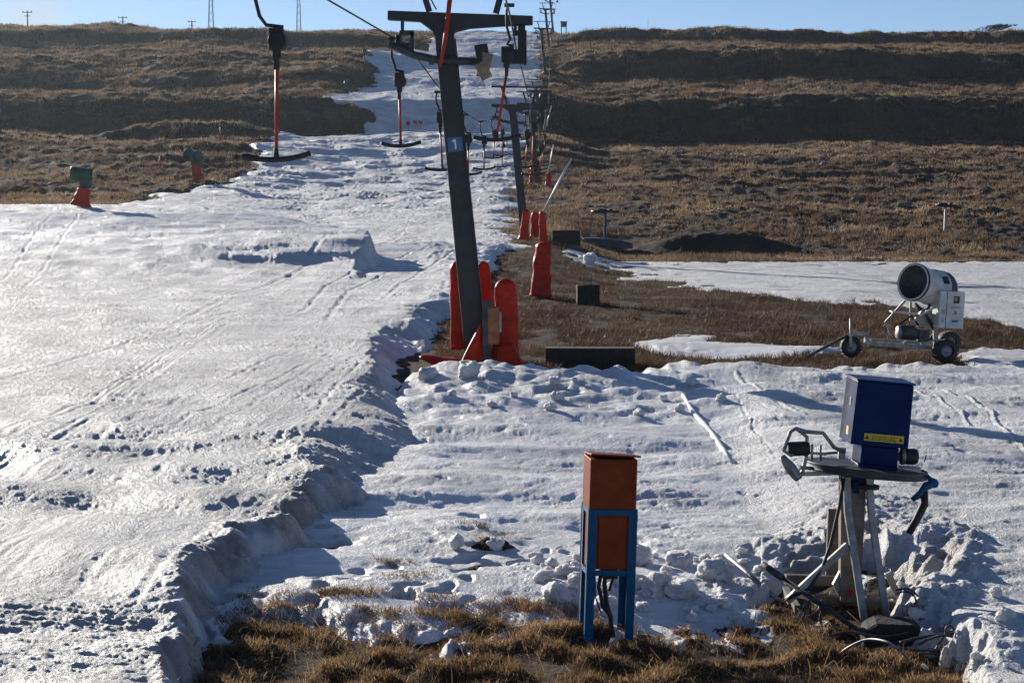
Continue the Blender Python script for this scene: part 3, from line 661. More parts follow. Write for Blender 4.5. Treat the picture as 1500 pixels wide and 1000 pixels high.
# ------------------------------------------------------------------ lift towers
def make_tower(label, first=False):
    t = thing('lift_tower', label, 'lift tower', group='towers of the drag lift')
    lean = -.10
    top = V3((-.76, 0, 7.36)); bot = V3((0, 0, -.3))
    MB().bar(bot, top, .50, .42, .40, .34).build('column', M_tower, t, bevel=.02)
    a, b = V3((-1.93, 0, 7.50)), V3((1.14, 0, 7.40))
    m = MB(); z0 = lambda x: 7.50 - (x + 1.93) / 3.07 * .10
    m.prism([(-1.93, -.13, z0(-1.93) + .09), (-1.93, -.13, z0(-1.93) - .10), (-1.25, -.13, 7.36), (-.98, -.13, 7.16), (-.92, -.13, 6.95), (-.60, -.13, 6.95),
             (-.50, -.13, 7.15), (-.2, -.13, 7.22), (.5, -.13, 7.27), (1.14, -.13, z0(1.14) - .1), (1.14, -.13, z0(1.14) + .08)], (0, .26, 0))
    m.build('crossarm', M_tower, t, bevel=.012)
    g = MB()
    g.bar((-1.05, 0, 7.58), (-1.34, 0, 8.5), .13, .11); g.bar((.36, 0, 7.54), (.62, 0, 8.5), .13, .11)
    g.bar((-1.93, 0, 8.54), (1.14, 0, 8.5), .10, .10); g.bar((-1.35, .0, 8.45), (-.9, 0, 7.62), .03)
    g.build('gantry', M_tower, t)
    # access rail across the front of the column
    g = MB(); g.tube([(-1.88, -.32, 6.86), (-1.35, -.32, 6.64), (-.9, -.32, 6.54), (0.03, -.32, 6.5)], .085, 10)
    g.bar((-1.0, -.32, 6.5), (-1.0, -.1, 6.5), .1); g.bar((-.5, -.32, 6.52), (-.5, -.1, 6.52), .1)
    g.build('front_rail', M_steel, t)
    for sx, zc, rr in ((-1.60, 7.06, .0), (.79, 6.86, 0)):
        h = MB(); zt = 7.40
        h.bar((sx - .02, 0, zt - .02), (sx - .02, 0, zt - .22), .07); h.box((sx + .07, 0, zt - .27), (.30, .08, .11)); h.bar((sx + .18, 0, zt - .25), (sx + .18, 0, zc - .33), .08)
        h.box((sx + .02, 0, zc - .22), (.30, .14, .16))
        h.build('sheave_hanger', M_steel, t)
        for k in (-1, 1):
            s = MB(); s.lathe([(.0, -.05), (.14, -.05), (.17, -.04), (.135, -.01), (.135, .01), (.17, .04), (.14, .05), (.0, .05)], (sx - .1, k * .22, zc - .13), (1, 0, .0), 20)
            s.build('sheave', M_black, t)
    h = MB(); h.box((.9, -.1, 7.02), (.16, .2, .5)); h.box((.78, -.18, 6.62), (.34, .2, .3)); h.bar((.98, -.1, 6.9), (.98, -.1, 6.45), .06); h.bar((.6, -.18, 6.8), (.6, -.18, 6.4), .05)
    h.build('derailment_switch', M_black, t)
    w_ = MB(); w_.tube([(-.50, -.12, 7.0), (-.33, -.24, 5.3), (-.17, -.25, 3.4), (.06, -.26, 1.2)], .016, 6); w_.build('cable_run', M_black, t)
    if first:
        # loose boards wired to the end of the rail
        pl = MB(); M = Matrix.Rotation(R(-10), 4, 'Y') @ Matrix.Rotation(R(25), 4, 'Z'); pl.box((.07, -.42, 6.68), (.30, .03, .36), M)
        pl.build('board', M_black, t)
        pl = MB(); M = Matrix.Rotation(R(14), 4, 'Y') @ Matrix.Rotation(R(-20), 4, 'Z'); pl.box((.13, -.46, 6.42), (.25, .03, .52), M); pl.build('board', M_tan, t)
        pl = MB(); M = Matrix.Rotation(R(-28), 4, 'Y') @ Matrix.Rotation(R(10), 4, 'Z'); pl.box((.10, -.50, 6.30), (.24, .03, .36), M); pl.build('board', M_tan, t)
        pl = MB(); M = Matrix.Rotation(R(10), 4, 'Y'); pl.box((-1.22, .2, 6.86), (.30, .2, .14), M); pl.build('lamp_box', M_tan, t)
        # number plate
        zc = 4.78; xc = -.76 * (zc + .3) / 7.66; Mx = Matrix.Rotation(R(-5.6), 4, 'Y')
        pl = MB(); pl.box((xc + .0, -.222, zc), (.32, .02, .30), Mx); n = pl.build('number_plate', M_bluesign, t)
        d = MB(); q = [(-.055, .07), (-.055, .045), (-.012, .055), (-.012, -.10), (.022, -.10), (.022, .11), (-.01, .11)]
        d.prism([(xc + x - .03 * y * 10 * .33, -.234, zc + z) for x, z in q for y in (z,)], (0, -.004, 0)); d.build('numeral', M_signwhite, n)
        s = MB(); s.tube([(-.80, -.62, 6.38), (-.70, -.62, 6.9), (-.55, -.62, 8.1)], [.03, .045, .055], 10); s.build('red_stay', M_redpaint, t)
        s = MB(); s.bar((-.8, -.62, 6.42), (-.8, -.2, 6.42), .05); s.build('stay_bracket', M_steel, t)
        # control post at the foot
        s = MB(); s.box((.17, -.62, .62), (.19, .16, 1.75)); s.build('control_post', M_steel, t, bevel=.01)
        s = MB(); s.box((.31, -.60, .97), (.24, .22, .78)); c = s.build('control_box', M_rust, t, bevel=.012)
        s = MB(); s.box((.455, -.62, 1.05), (.05, .2, .42)); s.build('control_panel', M_galv, c)
        s = MB(); s.box((.29, -.72, 1.36), (.26, .03, .03)); s.build('hinge_strip', M_steel, c)
    return t
tz = lambda x, Y: gz(x, Y)
T1 = make_tower('nearest leaning lift tower with a blue number plate and red pads at its foot', True)
T1.location = (-.70, 38, -.05)
T2 = make_tower('second lift tower uphill, standing behind the red pads with the leaning white pole')
p2 = drop(770, 350); print('T2', p2, [tuple(drop(*q)) for q in ((791,438),(784,350),(829,361),(886,362),(784,271),(121,303))]); T2.location = (P(770, 350, 100).x, 100, P(770, 350, 100).z - .05)
TW = [(T1.location.copy()), T2.location.copy()]
lab = ['third lift tower uphill, rising behind the second one beside the snow edge', 'fourth lift tower uphill, half hidden among the hanging bars',
       'fifth lift tower standing on the upper part of the slope', 'shorter of the two lift towers standing together below the skyline', 'last lift tower, its arms rising above the skyline beside the hut']
for (u, Y), l in zip([(788, 160), (795, 218), (799, 282), (804, 335), (810, 380)], lab):
    x = (u - 750) / F * Y; o = dup(T2, (x, Y, gz(x, Y) - .05), l); TW.append(o.location.copy())
for o in [T1] + [c for c in COL.objects if c.name.startswith('lift_tower') and c.parent is None]:
    o['group'] = 'towers of the drag lift'

# ------------------------------------------------------------------ haul rope
def rope(name, pts, r, label, m=None, cat='cable', n=6):
    mb = MB(); mb.tube(pts, r, n); return prop(mb.build(name, m or M_black), label, cat)
def sag(a, b, d, n=8):
    a, b = V3(a), V3(b); return [a.lerp(b, i / n) - V3((0, 0, d * 4 * (i / n) * (1 - i / n))) for i in range(n + 1)]
SL = V3((-1.70, 0, 6.98)); SR = V3((.69, 0, 6.8))
left = [P(372, -65, 25.5) + (P(372, -65, 25.5) - P(575, 55, 38)) * .5, P(372, -65, 25.5), P(480, 0, 31.5), P(575, 55, 38), P(612, 87, 42), P(640, 125, 48), P(672, 160, 60), P(700, 177, 75), P(722, 178, 96)]
right = [P(728, -140, 24), P(741, 0, 31.5), P(748, 26, 34), P(757, 78, 38), P(765, 105, 45), P(772, 135, 58), P(778, 158, 75), P(790, 176, 97)]
mb = MB(); mb.tube(left, .017, 6); mb.tube(right, .017, 6)
for A, B in zip(TW[1:-1], TW[2:]):
    for off in (SL, SR): mb.tube(sag(A + off, B + off, 1.2), .02, 5)
prop(mb.build('haul_rope', M_black), 'black haul rope running in two lines over the lift towers', 'cable')

# ------------------------------------------------------------------ T-bars
def make_tbar(label, top, blk, bar, yaw, width, side=-1, group='tow bars hanging from the haul rope'):
    """top: point on the rope; blk: centre of the spring box; bar: middle of the crossbar"""
    t = thing('tow_bar', label, 'tow bar', blk, group=group)
    o = blk; T = top - o; B = bar - o; s = width / .96
    h = MB(); a = V3((T.x, T.y, T.z)); e = V3((0, 0, .17 * s))
    h.tube([a, a + V3((-.03 * s, 0, -.12 * s)), V3((a.x - .02 * s, a.y * .8, e.z + .45 * (a.z - e.z))), V3((a.x + .05 * s, a.y * .5, e.z + .16 * (a.z - e.z))), V3((a.x * .5, a.y * .2, e.z + .03 * s)), e + V3((.1 * s, 0, 0))], .027 * s, 8)
    h.box(a + V3((.03 * s, 0, 0)), (.2 * s, .08 * s, .07 * s))
    h.build('hanger', M_black, t)
    b = MB(); b.box((0, 0, 0), (.21 * s, .24 * s, .30 * s)); b.lathe([(0, -.14 * s), (.13 * s, -.14 * s), (.13 * s, .14 * s), (0, .14 * s)], (.02 * s, 0, -.03 * s), (0, 1, 0), 18); b.box((0, 0, -.2 * s), (.12 * s, .12 * s, .12 * s))
    b.build('spring_box', M_black, t, bevel=.015)
    c = MB(); c.bar((0, 0, -.2 * s), V3((0, 0, -.42 * s)), .07 * s); c.build('collar', M_black, t)
    p = MB(); p.tube([V3((0, 0, -.38 * s)), B + V3((0, 0, .1 * s))], .026 * s, 8); p.build('pole', M_redpaint, t)
    q = MB(); dx = V3((math.cos(yaw), math.sin(yaw), 0)); pts = []
    for k in range(-6, 7):
        f_ = k / 6; pts.append(B + dx * (f_ * width / 2) + V3((0, 0, .075 * s * f_ * f_ - .0 + .02 * s * f_)))
    q.tube(pts, .04 * s, 8); q.bar(B, B + V3((0, 0, .16 * s)), .07 * s, .07 * s, .05 * s, .05 * s); q.build('crossbar', M_black, t)
    return t
make_tbar('largest tow bar with a red pole hanging at upper left in front of the hill', P(374, -62, 25.5), P(405, 58, 25.5), P(405, 234, 25.5), R(8), .97)
make_tbar('tow bar on a thin red pole just left of the nearest tower', P(575, 57, 38.2), P(585, 117, 38.2), P(587, 214, 38.2), R(30), .95)
make_tbar('tow bar with a bright red pole hanging right of the nearest tower', P(744, 8, 36), P(742, 80, 36), P(728, 205, 36), R(4), .97)
small = [(640, 135, 645, 172, 648, 249, 50, 'tow bar half hidden behind the left edge of the nearest tower'),
         (680, 168, 686, 203, 686, 256, 64, 'tow bar just right of the nearest tower, its crossbar low over the snow'),
         (704, 178, 709, 206, 709, 248, 78, 'tow bar second to the right of the nearest tower, crossbar over bright snow'),
         (720, 175, 724, 196, 723, 232, 90, 'small tow bar between the nearest tower and the second one'),
         (733, 176, 736, 194, 736, 228, 108, 'smallest tow bar seen just left of the second tower'),
         (770, 165, 772, 197, 770, 245, 74, 'tow bar hanging right in front of the second tower'),
         (778, 160, 781, 186, 779, 256, 84, 'tow bar hanging at the right edge of the second tower')]
for hu, hv, bu_, bv_, cu, cv, Y, l in small:
    make_tbar(l, P(hu, hv, Y), P(bu_, bv_, Y), P(cu, cv, Y), R(rng.uniform(-15, 15)), 1.0)
pr = [o for o in COL.objects if o.name.startswith('tow_bar') and o.parent is None][-2]
k = 0
far_l = ['tiny tow bar high on the slope, left line, lower of two', 'tiny tow bar high on the slope, left line, upper of two', 'tiny tow bar on the right line behind the second tower', 'tiny tow bar on the right line below the skyline']
for (ti, f_, off) in ((2, .45, SL), (4, .4, SL), (1, .5, SR), (3, .5, SR)):
    A, B = TW[ti], TW[ti + 1]; p = (A + off).lerp(B + off, f_) - V3((0, 0, 1.2 * 4 * f_ * (1 - f_) + 1.2)); dup(pr, p, far_l[k]); k += 1

more = [(1, .22, SL, 'tow bar on the left line a little beyond the second tower'), (1, .72, SL, 'tow bar on the left line close below the third tower'), (1, .25, SR, 'tow bar on the right line a little beyond the second tower'),
        (1, .8, SR, 'tow bar on the right line close below the third tower'), (2, .2, SR, 'tow bar on the right line just beyond the third tower'), (2, .7, SR, 'tow bar on the right line close below the fourth tower'),
        (2, .8, SL, 'tow bar on the left line close below the fourth tower'), (3, .2, SL, 'tow bar on the left line just beyond the fourth tower'), (3, .85, SR, 'tow bar on the right line close below the fifth tower'), (4, .3, SR, 'tow bar on the right line just beyond the fifth tower')]
for ti, f_, off, l in more:
    A, B = TW[ti], TW[ti + 1]; p = (A + off).lerp(B + off, f_) - V3((0, 0, 1.2 * 4 * f_ * (1 - f_) + 1.2)); dup(pr, p, l, rot=(0, 0, rng.uniform(-.5, .5)))

# ------------------------------------------------------------------ red safety pads
def pad(label, p, w, h, d=.18, lean=(0, 0), yaw=0, mat_=None, taper=.8, name='safety_pad', folds=3):
    """an upright stuffed vinyl mat with a rounded top"""
    t = thing(name, label, 'safety pad', p, (lean[1], lean[0], yaw), group='red pads round the lift towers')
    bm = bmesh.new(); n, mrows = 22, 30; ringv = []
    rr = random.Random(hash(label) % 1000 if False else len(label))
    ph = [rr.uniform(0, 6.28) for _ in range(4)]
    for j in range(mrows + 1):
        f_ = j / mrows; z = h * f_
        sc = (1 - (1 - taper) * f_) * (math.sqrt(max(1 - max((f_ - .88) / .12, 0) ** 2, .02)))
        ring = []
        for i in range(n):
            a = 2 * math.pi * i / n
            cx, cy = math.cos(a), math.sin(a)
            ex = (abs(cx) ** .55) * (1 if cx >= 0 else -1); ey = (abs(cy) ** .55) * (1 if cy >= 0 else -1)
            wv = 1 + .07 * math.sin(z / h * 17 + ph[0] + a * 1.5) * (1 - .5 * f_) + .05 * math.sin(a * folds + ph[1] + z * 3)
            cr = float(gn(a * 1.9 + ph[2], z * 2.2 + ph[3], 9)); cr2 = float(gn(a * 3.1 + z * 2 + ph[1], z * 6 + ph[0], 10))
            wv *= (1 + .10 * cr * (1 - .4 * f_) - .06 * abs(cr2)) * (1 + .34 * math.exp(-f_ / .14))
            ring.append(bm.verts.new((ex * w / 2 * sc * wv, ey * d / 2 * (sc * .7 + .3) * wv, z)))
        ringv.append(ring)
    for A, B in zip(ringv[:-1], ringv[1:]):
        for i in range(n):
            f = bm.faces.new([A[i], A[(i + 1) % n], B[(i + 1) % n], B[i]]); f.smooth = True
    bm.faces.new(ringv[-1]); bm.faces.new(ringv[0][::-1])
    me = bpy.data.meshes.new('cover'); bm.to_mesh(me); bm.free(); me.materials.append(mat_ or M_red)
    o = bpy.data.objects.new('cover', me); COL.objects.link(o); o.parent = t
    m = o.modifiers.new('s', 'SUBSURF'); m.levels = m.render_levels = 1
    s = MB(); zz = h * .55; sx = w * .5 * (1 - (1 - taper) * .55) * 1.1
    s.tube([(sx * math.cos(a) * 1.02, d / 2 * 1.08 * math.sin(a), zz + .01 * math.sin(3 * a)) for a in [2 * math.pi * i / 16 for i in range(17)]], .012, 6)
    s.build('strap', M_redpaint, t)
    return t
g0 = lambda u, v, Y: P(u, v, Y)
pad('tall narrow red pad against the left side of the nearest tower', P(676, 512, 38.4), .42, 1.92, .34, (R(-3.5), 0), taper=.72)
pad('short red pad showing behind the nearest tower on its right', P(716, 478, 39.0), .34, 1.45, .2, (R(-5), 0), taper=.8)
pad('broad red pad standing right of the orange box at the nearest tower', P(741, 540, 37.9), .56, 1.95, .4, (R(0), 0), taper=.82)
# slumped mats at the foot
def slump(label, pts, h, cat='safety pad'):
    t = MB(); rows_ = []
    for (u0, v0, u1, v1, dy0, dy1) in pts:
        rows_.append((P(u0, v0, 37.4 + dy0), P(u1, v1, 37.4 + dy1)))
    bm = t.bm; n = 9; front = []; back = []
    for a, b in rows_:
        fr_, bk = [], []
        for i in range(n):
            f_ = i / (n - 1); p = a.lerp(b, f_); bul = math.sin(math.pi * f_) * h
            fr_.append(bm.verts.new(p + V3((0, -bul, .02 * math.sin(7 * f_ + len(front)))))); bk.append(bm.verts.new(p + V3((.02, .18, -.01))))
        front.append(fr_); back.append(bk)
    for G, fl in ((front, False), (back, True)):
        for A, B in zip(G[:-1], G[1:]):
            for i in range(n - 1):
                q = [A[i], A[i + 1], B[i + 1], B[i]]; f = bm.faces.new(q[::-1] if fl else q); f.smooth = True
    for i in range(n - 1):
        bm.faces.new([front[0][i], back[0][i], back[0][i + 1], front[0][i + 1]]); bm.faces.new([front[-1][i], front[-1][i + 1], back[-1][i + 1], back[-1][i]])
    for k in range(len(front) - 1):
        bm.faces.new([front[k][0], front[k + 1][0], back[k + 1][0], back[k][0]]); bm.faces.new([front[k][-1], back[k][-1], back[k + 1][-1], front[k + 1][-1]])
    o = t.build('slumped_pad', M_red)
    m = o.modifiers.new('s', 'SUBSURF'); m.levels = m.render_levels = 2
    return prop(o, label, cat, 'red pads round the lift towers')
slump('cone shaped red pad with a sunlit edge in front of the nearest tower', [(703, 474, 706, 474, 0, .02), (696, 488, 707, 490, -.08, 0), (684, 510, 709, 512, -.16, 0), (674, 530, 711, 532, -.22, 0), (668, 548, 713, 552, -.26, 0)], .13)
slump('slumped red mat spilling onto the snow right of the nearest tower', [(728, 505, 752, 500, 0, .1), (726, 520, 758, 516, -.08, 0), (722, 538, 768, 536, -.16, -.05), (720, 552, 776, 550, -.26, -.1)], .1)
slump('faded red mat lying flat left of the nearest tower', [(618, 518, 672, 524, .5, .1), (610, 524, 672, 532, .35, 0), (622, 530, 672, 540, .2, -.06), (640, 538, 674, 548, 0, -.1)], .05)
# uphill pads
Yp = 64
pad('tall dark red pad standing alone on the brown strip, wider at the foot', drop(791, 438), .66, 1.95, .4, (R(4), 0), R(15), taper=.86)
pad('left red pad of the pair at the second tower, folded outwards', drop(767, 353), .5, 1.75, .35, (R(5), 0), taper=.8)
pad('middle red pad under the leaning white pole by the second tower', drop(784, 350), .52, 1.55, .35, (0, 0), taper=.9)
pad('right red pad by the second tower, hanging above the lone dark red pad', drop(796, 356), .42, 1.75, .3, (R(-2), 0), taper=.9)
pad('broad red pad at the foot of the third tower', drop(784, 271), 1.0, 1.75, .4, (0, 0), taper=.95)
pad('narrow red pad on the grass right of the third tower', drop(803, 273), .5, 1.25, .35, (R(2), 0), taper=.95)
pad('small pale pad hanging on an upper tower', P(801, 88, 332), .5, 1.6, .4, (0, 0), mat_=M_tan, taper=.7)
def pole(name, a, b, r, m, label, cat='pole', r2=None):
    mb = MB(); mb.tube([a, b], [r, r2 or r], 8)
    mb.lathe([(0, -.01), (r * 1.3, -.01), (r * 1.3, .03), (0, .03)], a, V3(b) - V3(a), 10)
    return prop(mb.build(name, m), label, cat)
pole('white_pole', P(796, 310, 95), P(837, 232, 95), .06, M_white, 'white pole leaning to the right out of the red pads')
pole('white_pole', P(803, 254, 155), P(811, 212, 155), .06, M_white, 'thin white pole standing on the narrow red pad further uphill')
pole('white_pole', P(799, 190, 200), P(808, 155, 200), .07, M_white, 'small slanting white pole among the upper towers')

# ------------------------------------------------------------------ stone blocks and slab
def blocks(name, label, c, size, rows_, cols_, rot=0, m=None):
    t = MB(); rr = random.Random(len(label)); bw = size[0] / cols_; bh = size[2] / rows_
    for j in range(rows_):
        for i in range(cols_ + (j % 2)):
            x0 = -size[0] / 2 + (i - .5 * (j % 2)) * bw; x1 = x0 + bw; x0 = max(x0, -size[0] / 2); x1 = min(x1, size[0] / 2)
            t.box(((x0 + x1) / 2, rr.uniform(-.012, .012), (j + .5) * bh), (x1 - x0 - .008, size[1] * rr.uniform(.97, 1.0), bh - .008))
    t.box((0, 0, size[2] * .5 - .01), (size[0] - .04, size[1] * .9, size[2] - .04))
    o = t.build(name, m or M_conc, None, c, bevel=.008); o.rotation_euler = (0, 0, rot); return prop(o, label, 'low wall')
p = P(865, 556, 37.6); blocks('stone_wall', 'long low dark block wall on the snow edge beside the nearest tower', p + V3((0, .3, -.05)), (1.92, .5, .72), 3, 6, R(-2))
p = drop(861, 447); blocks('stone_block', 'small square dark block on the brown strip right of the lone pad', p, (.76, .5, .68), 2, 2, R(3))
p = drop(829, 361); blocks('stone_wall', 'short dark block wall behind the lone pad, left of the blue grey slab', p, (1.55, .6, .85), 3, 4, R(0))
s = MB(); c = drop(890, 364); n = 12
top = [(-1.5, -.5, .62), (-.8, -.5, .64), (0, -.5, .60), (.8, -.5, .5), (1.5, -.5, .32), (1.5, -.5, 0), (-1.5, -.5, 0)]
s.prism(top, (0, 1.2, 0)); prop(s.build('slab', M_slab, None, c, bevel=.04), 'low blue grey slab behind the bullwheel post', 'slab')

# ------------------------------------------------------------------ bullwheel posts
def wheel_post(label, base, H, rad, pm, tilt=0, blue=False):
    t = thing('bullwheel_post', label, 'wheel post', base, group='rope tow posts on the slope')
    s = MB(); s.bar((0, 0, -.3), (.03, 0, H), .17, .17, .14, .14); s.build('post', pm, t, bevel=.01)
    w_ = MB(); w_.lathe([(rad * .82, -.04), (rad, -.08), (rad * .94, 0), (rad, .08), (rad * .82, .04), (rad * .82, -.04)], (0, 0, H + .04), (tilt, 0, 1), 28)
    for k in range(6):
        a = k * math.pi / 3; w_.bar((.1 * math.cos(a), .1 * math.sin(a), H + .04), (rad * .85 * math.cos(a), rad * .85 * math.sin(a), H + .04 - tilt * rad * .85 * math.cos(a)), .06, .04)
    w_.lathe([(0, -.12), (.13, -.12), (.13, .16), (0, .16)], (0, 0, H + .04), (0, 0, 1), 14); w_.build('bullwheel', M_black, t)
    g = MB(); g.tube([(-rad * .9, -.1, H + .1), (-rad * 1.15, -.1, H + .05), (-rad * 1.1, -.1, H - .18)], .025, 6); g.tube([(rad * .9, -.1, H + .1), (rad * 1.1, -.1, H - .05)], .025, 6)
    g.box((-.3, 0, H + .16), (.3, .2, .14)); g.box((.35, 0, H + .15), (.22, .2, .12)); g.build('rope_guard', M_steel, t)
    return t
b = drop(886, 362); wheel_post('blue post with a flat black wheel beside the blue grey slab', b, P(886, 311, b.y).z - b.z, .88, M_blue)
b = drop(1384, 341); wheel_post('grey post with a flat wheel standing alone in the grass at right', b, P(1388, 302, b.y).z - b.z, .68, M_galv, .05)

# ------------------------------------------------------------------ snow gun on its trailer
Yg = 38.6
og = P(1330, 531, Yg); og.z = P(1330, 531, Yg).z
t = thing('snow_cannon', 'white fan snow cannon on a three wheeled trailer, on the brown strip', 'snow cannon', og)
def G(u, v, dy=0): return P(u, v, Yg + dy) - og
ax = V3((-.74, -.62, .20)).normalized(); c0 = G(1338, 413, -.35)
b = MB(); b.lathe([(.37, .02), (.405, .02), (.41, 0), (.41, -.10), (.385, -.14), (.37, -.55), (.40, -.60), (.40, -.95), (.36, -1.12), (.24, -1.2), (.0, -1.2)], c0, ax, 40)
b.lathe([(.37, .02), (.35, -.05), (.30, -.55)], c0, ax, 40)
brl = b.build('barrel', M_white, t)
b = MB(); b.lathe([(.365, .012), (.345, -.05), (.31, -.4), (.0, -.42)], c0 , ax, 36); b.build('bore', M_dkint, brl)
b = MB(); b.lathe([(.411, .022), (.418, 0), (.418, -.03), (.412, -.045)], c0, ax, 40); b.build('nozzle_ring', M_black, brl)
b = MB(); b.lathe([(.405, -.84), (.415, -.85), (.415, -1.0), (.38, -1.08), (.33, -1.15)], c0 , ax, 16); b.build('intake_grille', M_dkint, brl)
def sticker(u, v, dy, w_, h_, m, parent=t, name='sticker'):
    q = MB(); q.box(G(u, v, dy), (w_, .008, h_)); return q.build(name, m, parent)
nrm = ax.cross(V3((0, 0, 1))).normalized(); nrm = nrm if nrm.y < 0 else -nrm
q = MB(); p_ = c0 - ax * .68 + (nrm * .9 + V3((0, 0, .42))).normalized() * .398; q.box(p_, (.17, .17, .02), (nrm * .9 + V3((0, 0, .42))).to_track_quat('Z', 'X').to_matrix().to_4x4()); q.build('sticker', M_black, brl)
# control cabinet
rot = Matrix.Rotation(R(8), 4, 'Z') @ Matrix.Rotation(R(3), 4, 'Y')
cb = G(1389, 453, -.25); s = MB(); s.box(cb, (.56, .42, .80), rot); cab = s.build('control_cabinet', M_white, t, bevel=.015)
RM = rot.to_3x3()
def on_cab(x, z, w_, h_, m, name):
    q = MB(); q.box(cb + RM @ V3((x, -.214, z)), (w_, .008, h_), rot); return q.build(name, m, cab)
on_cab(-.125, 0, .012, .78, M_dkint, 'door_gap'); on_cab(.09, .22, .13, .15, M_black, 'gauge'); q = MB(); q.box(cb + RM @ V3((.07, -.222, .23)), (.06, .008, .07), rot); q.build('gauge_face', M_galv, cab)
on_cab(.08, .06, .2, .045, M_galv, 'lettering'); on_cab(.08, -.06, .05, .07, M_tan, 'emblem'); on_cab(.08, -.24, .14, .05, M_bluesign, 'lettering'); on_cab(-.2, -.05, .07, .10, M_galv, 'emblem'); on_cab(-.2, -.22, .07, .10, M_galv, 'emblem')
# chassis
M_ch = M_galv
b = MB(); b.bar(G(1266, 502, -.1), G(1384, 510, -.1), .09, .1); b.bar(G(1266, 498, .5), G(1384, 504, .5), .08, .1); b.bar(G(1268, 489, -.05), G(1272, 504, -.1), .08); b.bar(G(1275, 502, -.1), G(1273, 498, .5), .07); b.bar(G(1378, 509, -.45), G(1392, 502, .85), .09)
b.bar(G(1250, 487, 0), G(1268, 490, -.05), .08); b.bar(G(1370, 478, -.1), G(1371, 508, -.1), .1, .08); b.bar(G(1342, 478, -.2), G(1352, 506, -.15), .07, .06); b.bar(G(1325, 500, -.1), G(1329, 508, -.1), .08)
b.build('chassis', M_ch, t)
b = MB(); b.bar(G(1305, 456, .1), G(1350, 461, .05), .5, .03, up=(0, 0, 1)); b.bar(G(1297, 472, .3), G(1326, 440, .1), .05); b.bar(G(1333, 473, -.2), G(1387, 438, -.45), .045); b.bar(G(1345, 460, 0), G(1369, 474, 0), .3, .2); b.bar(G(1334, 442, .3), G(1334, 470, .3), .05); b.bar(G(1300, 476, .2), G(1305, 490, .2), .05)
b.build('cradle', M_ch, t)
b = MB(); b.lathe([(0, 0), (.12, 0), (.16, .03), (.16, .38), (.12, .42), (0, .42)], G(1316, 487, -.15), (1, .1, -.02), 24); b.box(G(1352, 491, -.15), (.22, .26, .26)); b.build('compressor', M_steel, t, bevel=.01)
b = MB(); b.lathe([(0, -.01), (.13, -.01), (.155, .02), (.155, .05), (0, .05)], G(1314.5, 487, -.15), (1, .1, -.02), 24); b.build('compressor_cap', M_galv, t)
b = MB(); b.tube([G(1362, 446, -.2), G(1356, 460, -.3), G(1364, 474, -.2), G(1370, 486, 0), G(1362, 498, 0)], .035, 8); b.tube([G(1340, 445, .1), G(1350, 455, 0), G(1362, 470, 0)], .05, 8); b.tube([G(1318, 475, 0), G(1335, 462, -.1), G(1345, 476, -.1)], .025, 6); b.build('hose', M_black, t)
b = MB(); b.bar(G(1247, 488, 0), G(1183, 522, -.5), .06, .05); b.build('drawbar', M_steel, t)
b = MB(); b.tube([G(1246, 466, -.12), G(1246, 512, -.12)], .025, 8); b.bar(G(1246, 490, -.16), G(1246, 508, -.16), .06, .04); b.build('jack', M_galv, t)
def wheel(c, r, w_):
    tr = bpy.data.objects.new('wheel', None); COL.objects.link(tr); tr.parent = t; tr.location = c
    m_ = MB(); axw = V3((.25, -1, 0)); m_.lathe([(r * .55, -w_ / 2), (r * .9, -w_ / 2), (r, -w_ / 2 + .04), (r, w_ / 2 - .04), (r * .9, w_ / 2), (r * .55, w_ / 2)], (0, 0, 0), axw, 28)
    nrm_ = axw.normalized(); ux = nrm_.cross(V3((0, 0, 1))).normalized()
    for k in range(18):
        a = k * 2 * math.pi / 18; d_ = ux * math.cos(a) + V3((0, 0, 1)) * math.sin(a); m_.bar(d_ * (r - .01) - nrm_ * (w_ / 2 - .02), d_ * (r - .01) + nrm_ * (w_ / 2 - .02), .035, .035)
    m_.build('tyre', M_black, tr)
    m_ = MB(); m_.lathe([(r * .57, -w_ * .2), (r * .5, w_ * .35), (r * .42, w_ * .42), (r * .40, w_ * .3), (r * .15, w_ * .3), (r * .12, w_ * .5), (0, w_ * .5)], (0, 0, 0), axw, 24)
    m_.lathe([(r * .57, w_ * .2), (0, -w_ * .2)], (0, 0, 0), axw, 24); m_.build('rim', M_galv, tr)
wheel(G(1246, 507.5, 0), .235, .16); wheel(G(1384, 514, -.35), .26, .26); wheel(G(1389, 502, .85), .26, .26)

# ------------------------------------------------------------------ green snow guns
def green_gun(label, base, s, aim, red=True, padlean=0):
    t = thing('green_snow_gun', label, 'snow cannon', base, group='green snow guns along the piste'); aim = V3(aim).normalized()
    b = MB(); b.lathe([(.36 * s, .0), (.42 * s, .0), (.42 * s, .12 * s), (.385 * s, .16 * s), (.385 * s, .8 * s), (.41 * s, .82 * s), (.41 * s, 1.15 * s), (.36 * s, 1.18 * s), (0, 1.18 * s)], V3((0, 0, 1.75 * s)) + aim * -.55 * s, aim, 24)
    b.lathe([(.31 * s, .0), (.28 * s, .3 * s), (0, .3 * s)], V3((0, 0, 1.75 * s)) - aim * .5 * s, aim, 24); b.build('barrel', M_green, t)
    b = MB(); b.box((.22 * s, 0, 1.3 * s), (.62 * s, .5 * s, .6 * s)); b.build('control_box', M_green, t, bevel=.02)
    b = MB(); b.bar((0, 0, -.2), (.05 * s, 0, 1.4 * s), .14 * s); b.bar((0, 0, .1), (.5 * s, .2, -.1), .06); b.bar((0, 0, .1), (-.5 * s, .2, -.1), .06); b.build('stand', M_steel, t)
    return t
def at(u, v):
    return drop(u, v)
b = drop(121, 303); sg = (303 - 246) / F * b.y / 2.15
green_gun('green snow gun above a red pad at far left beside the snow edge', b, sg, (-1, -.2, .05))
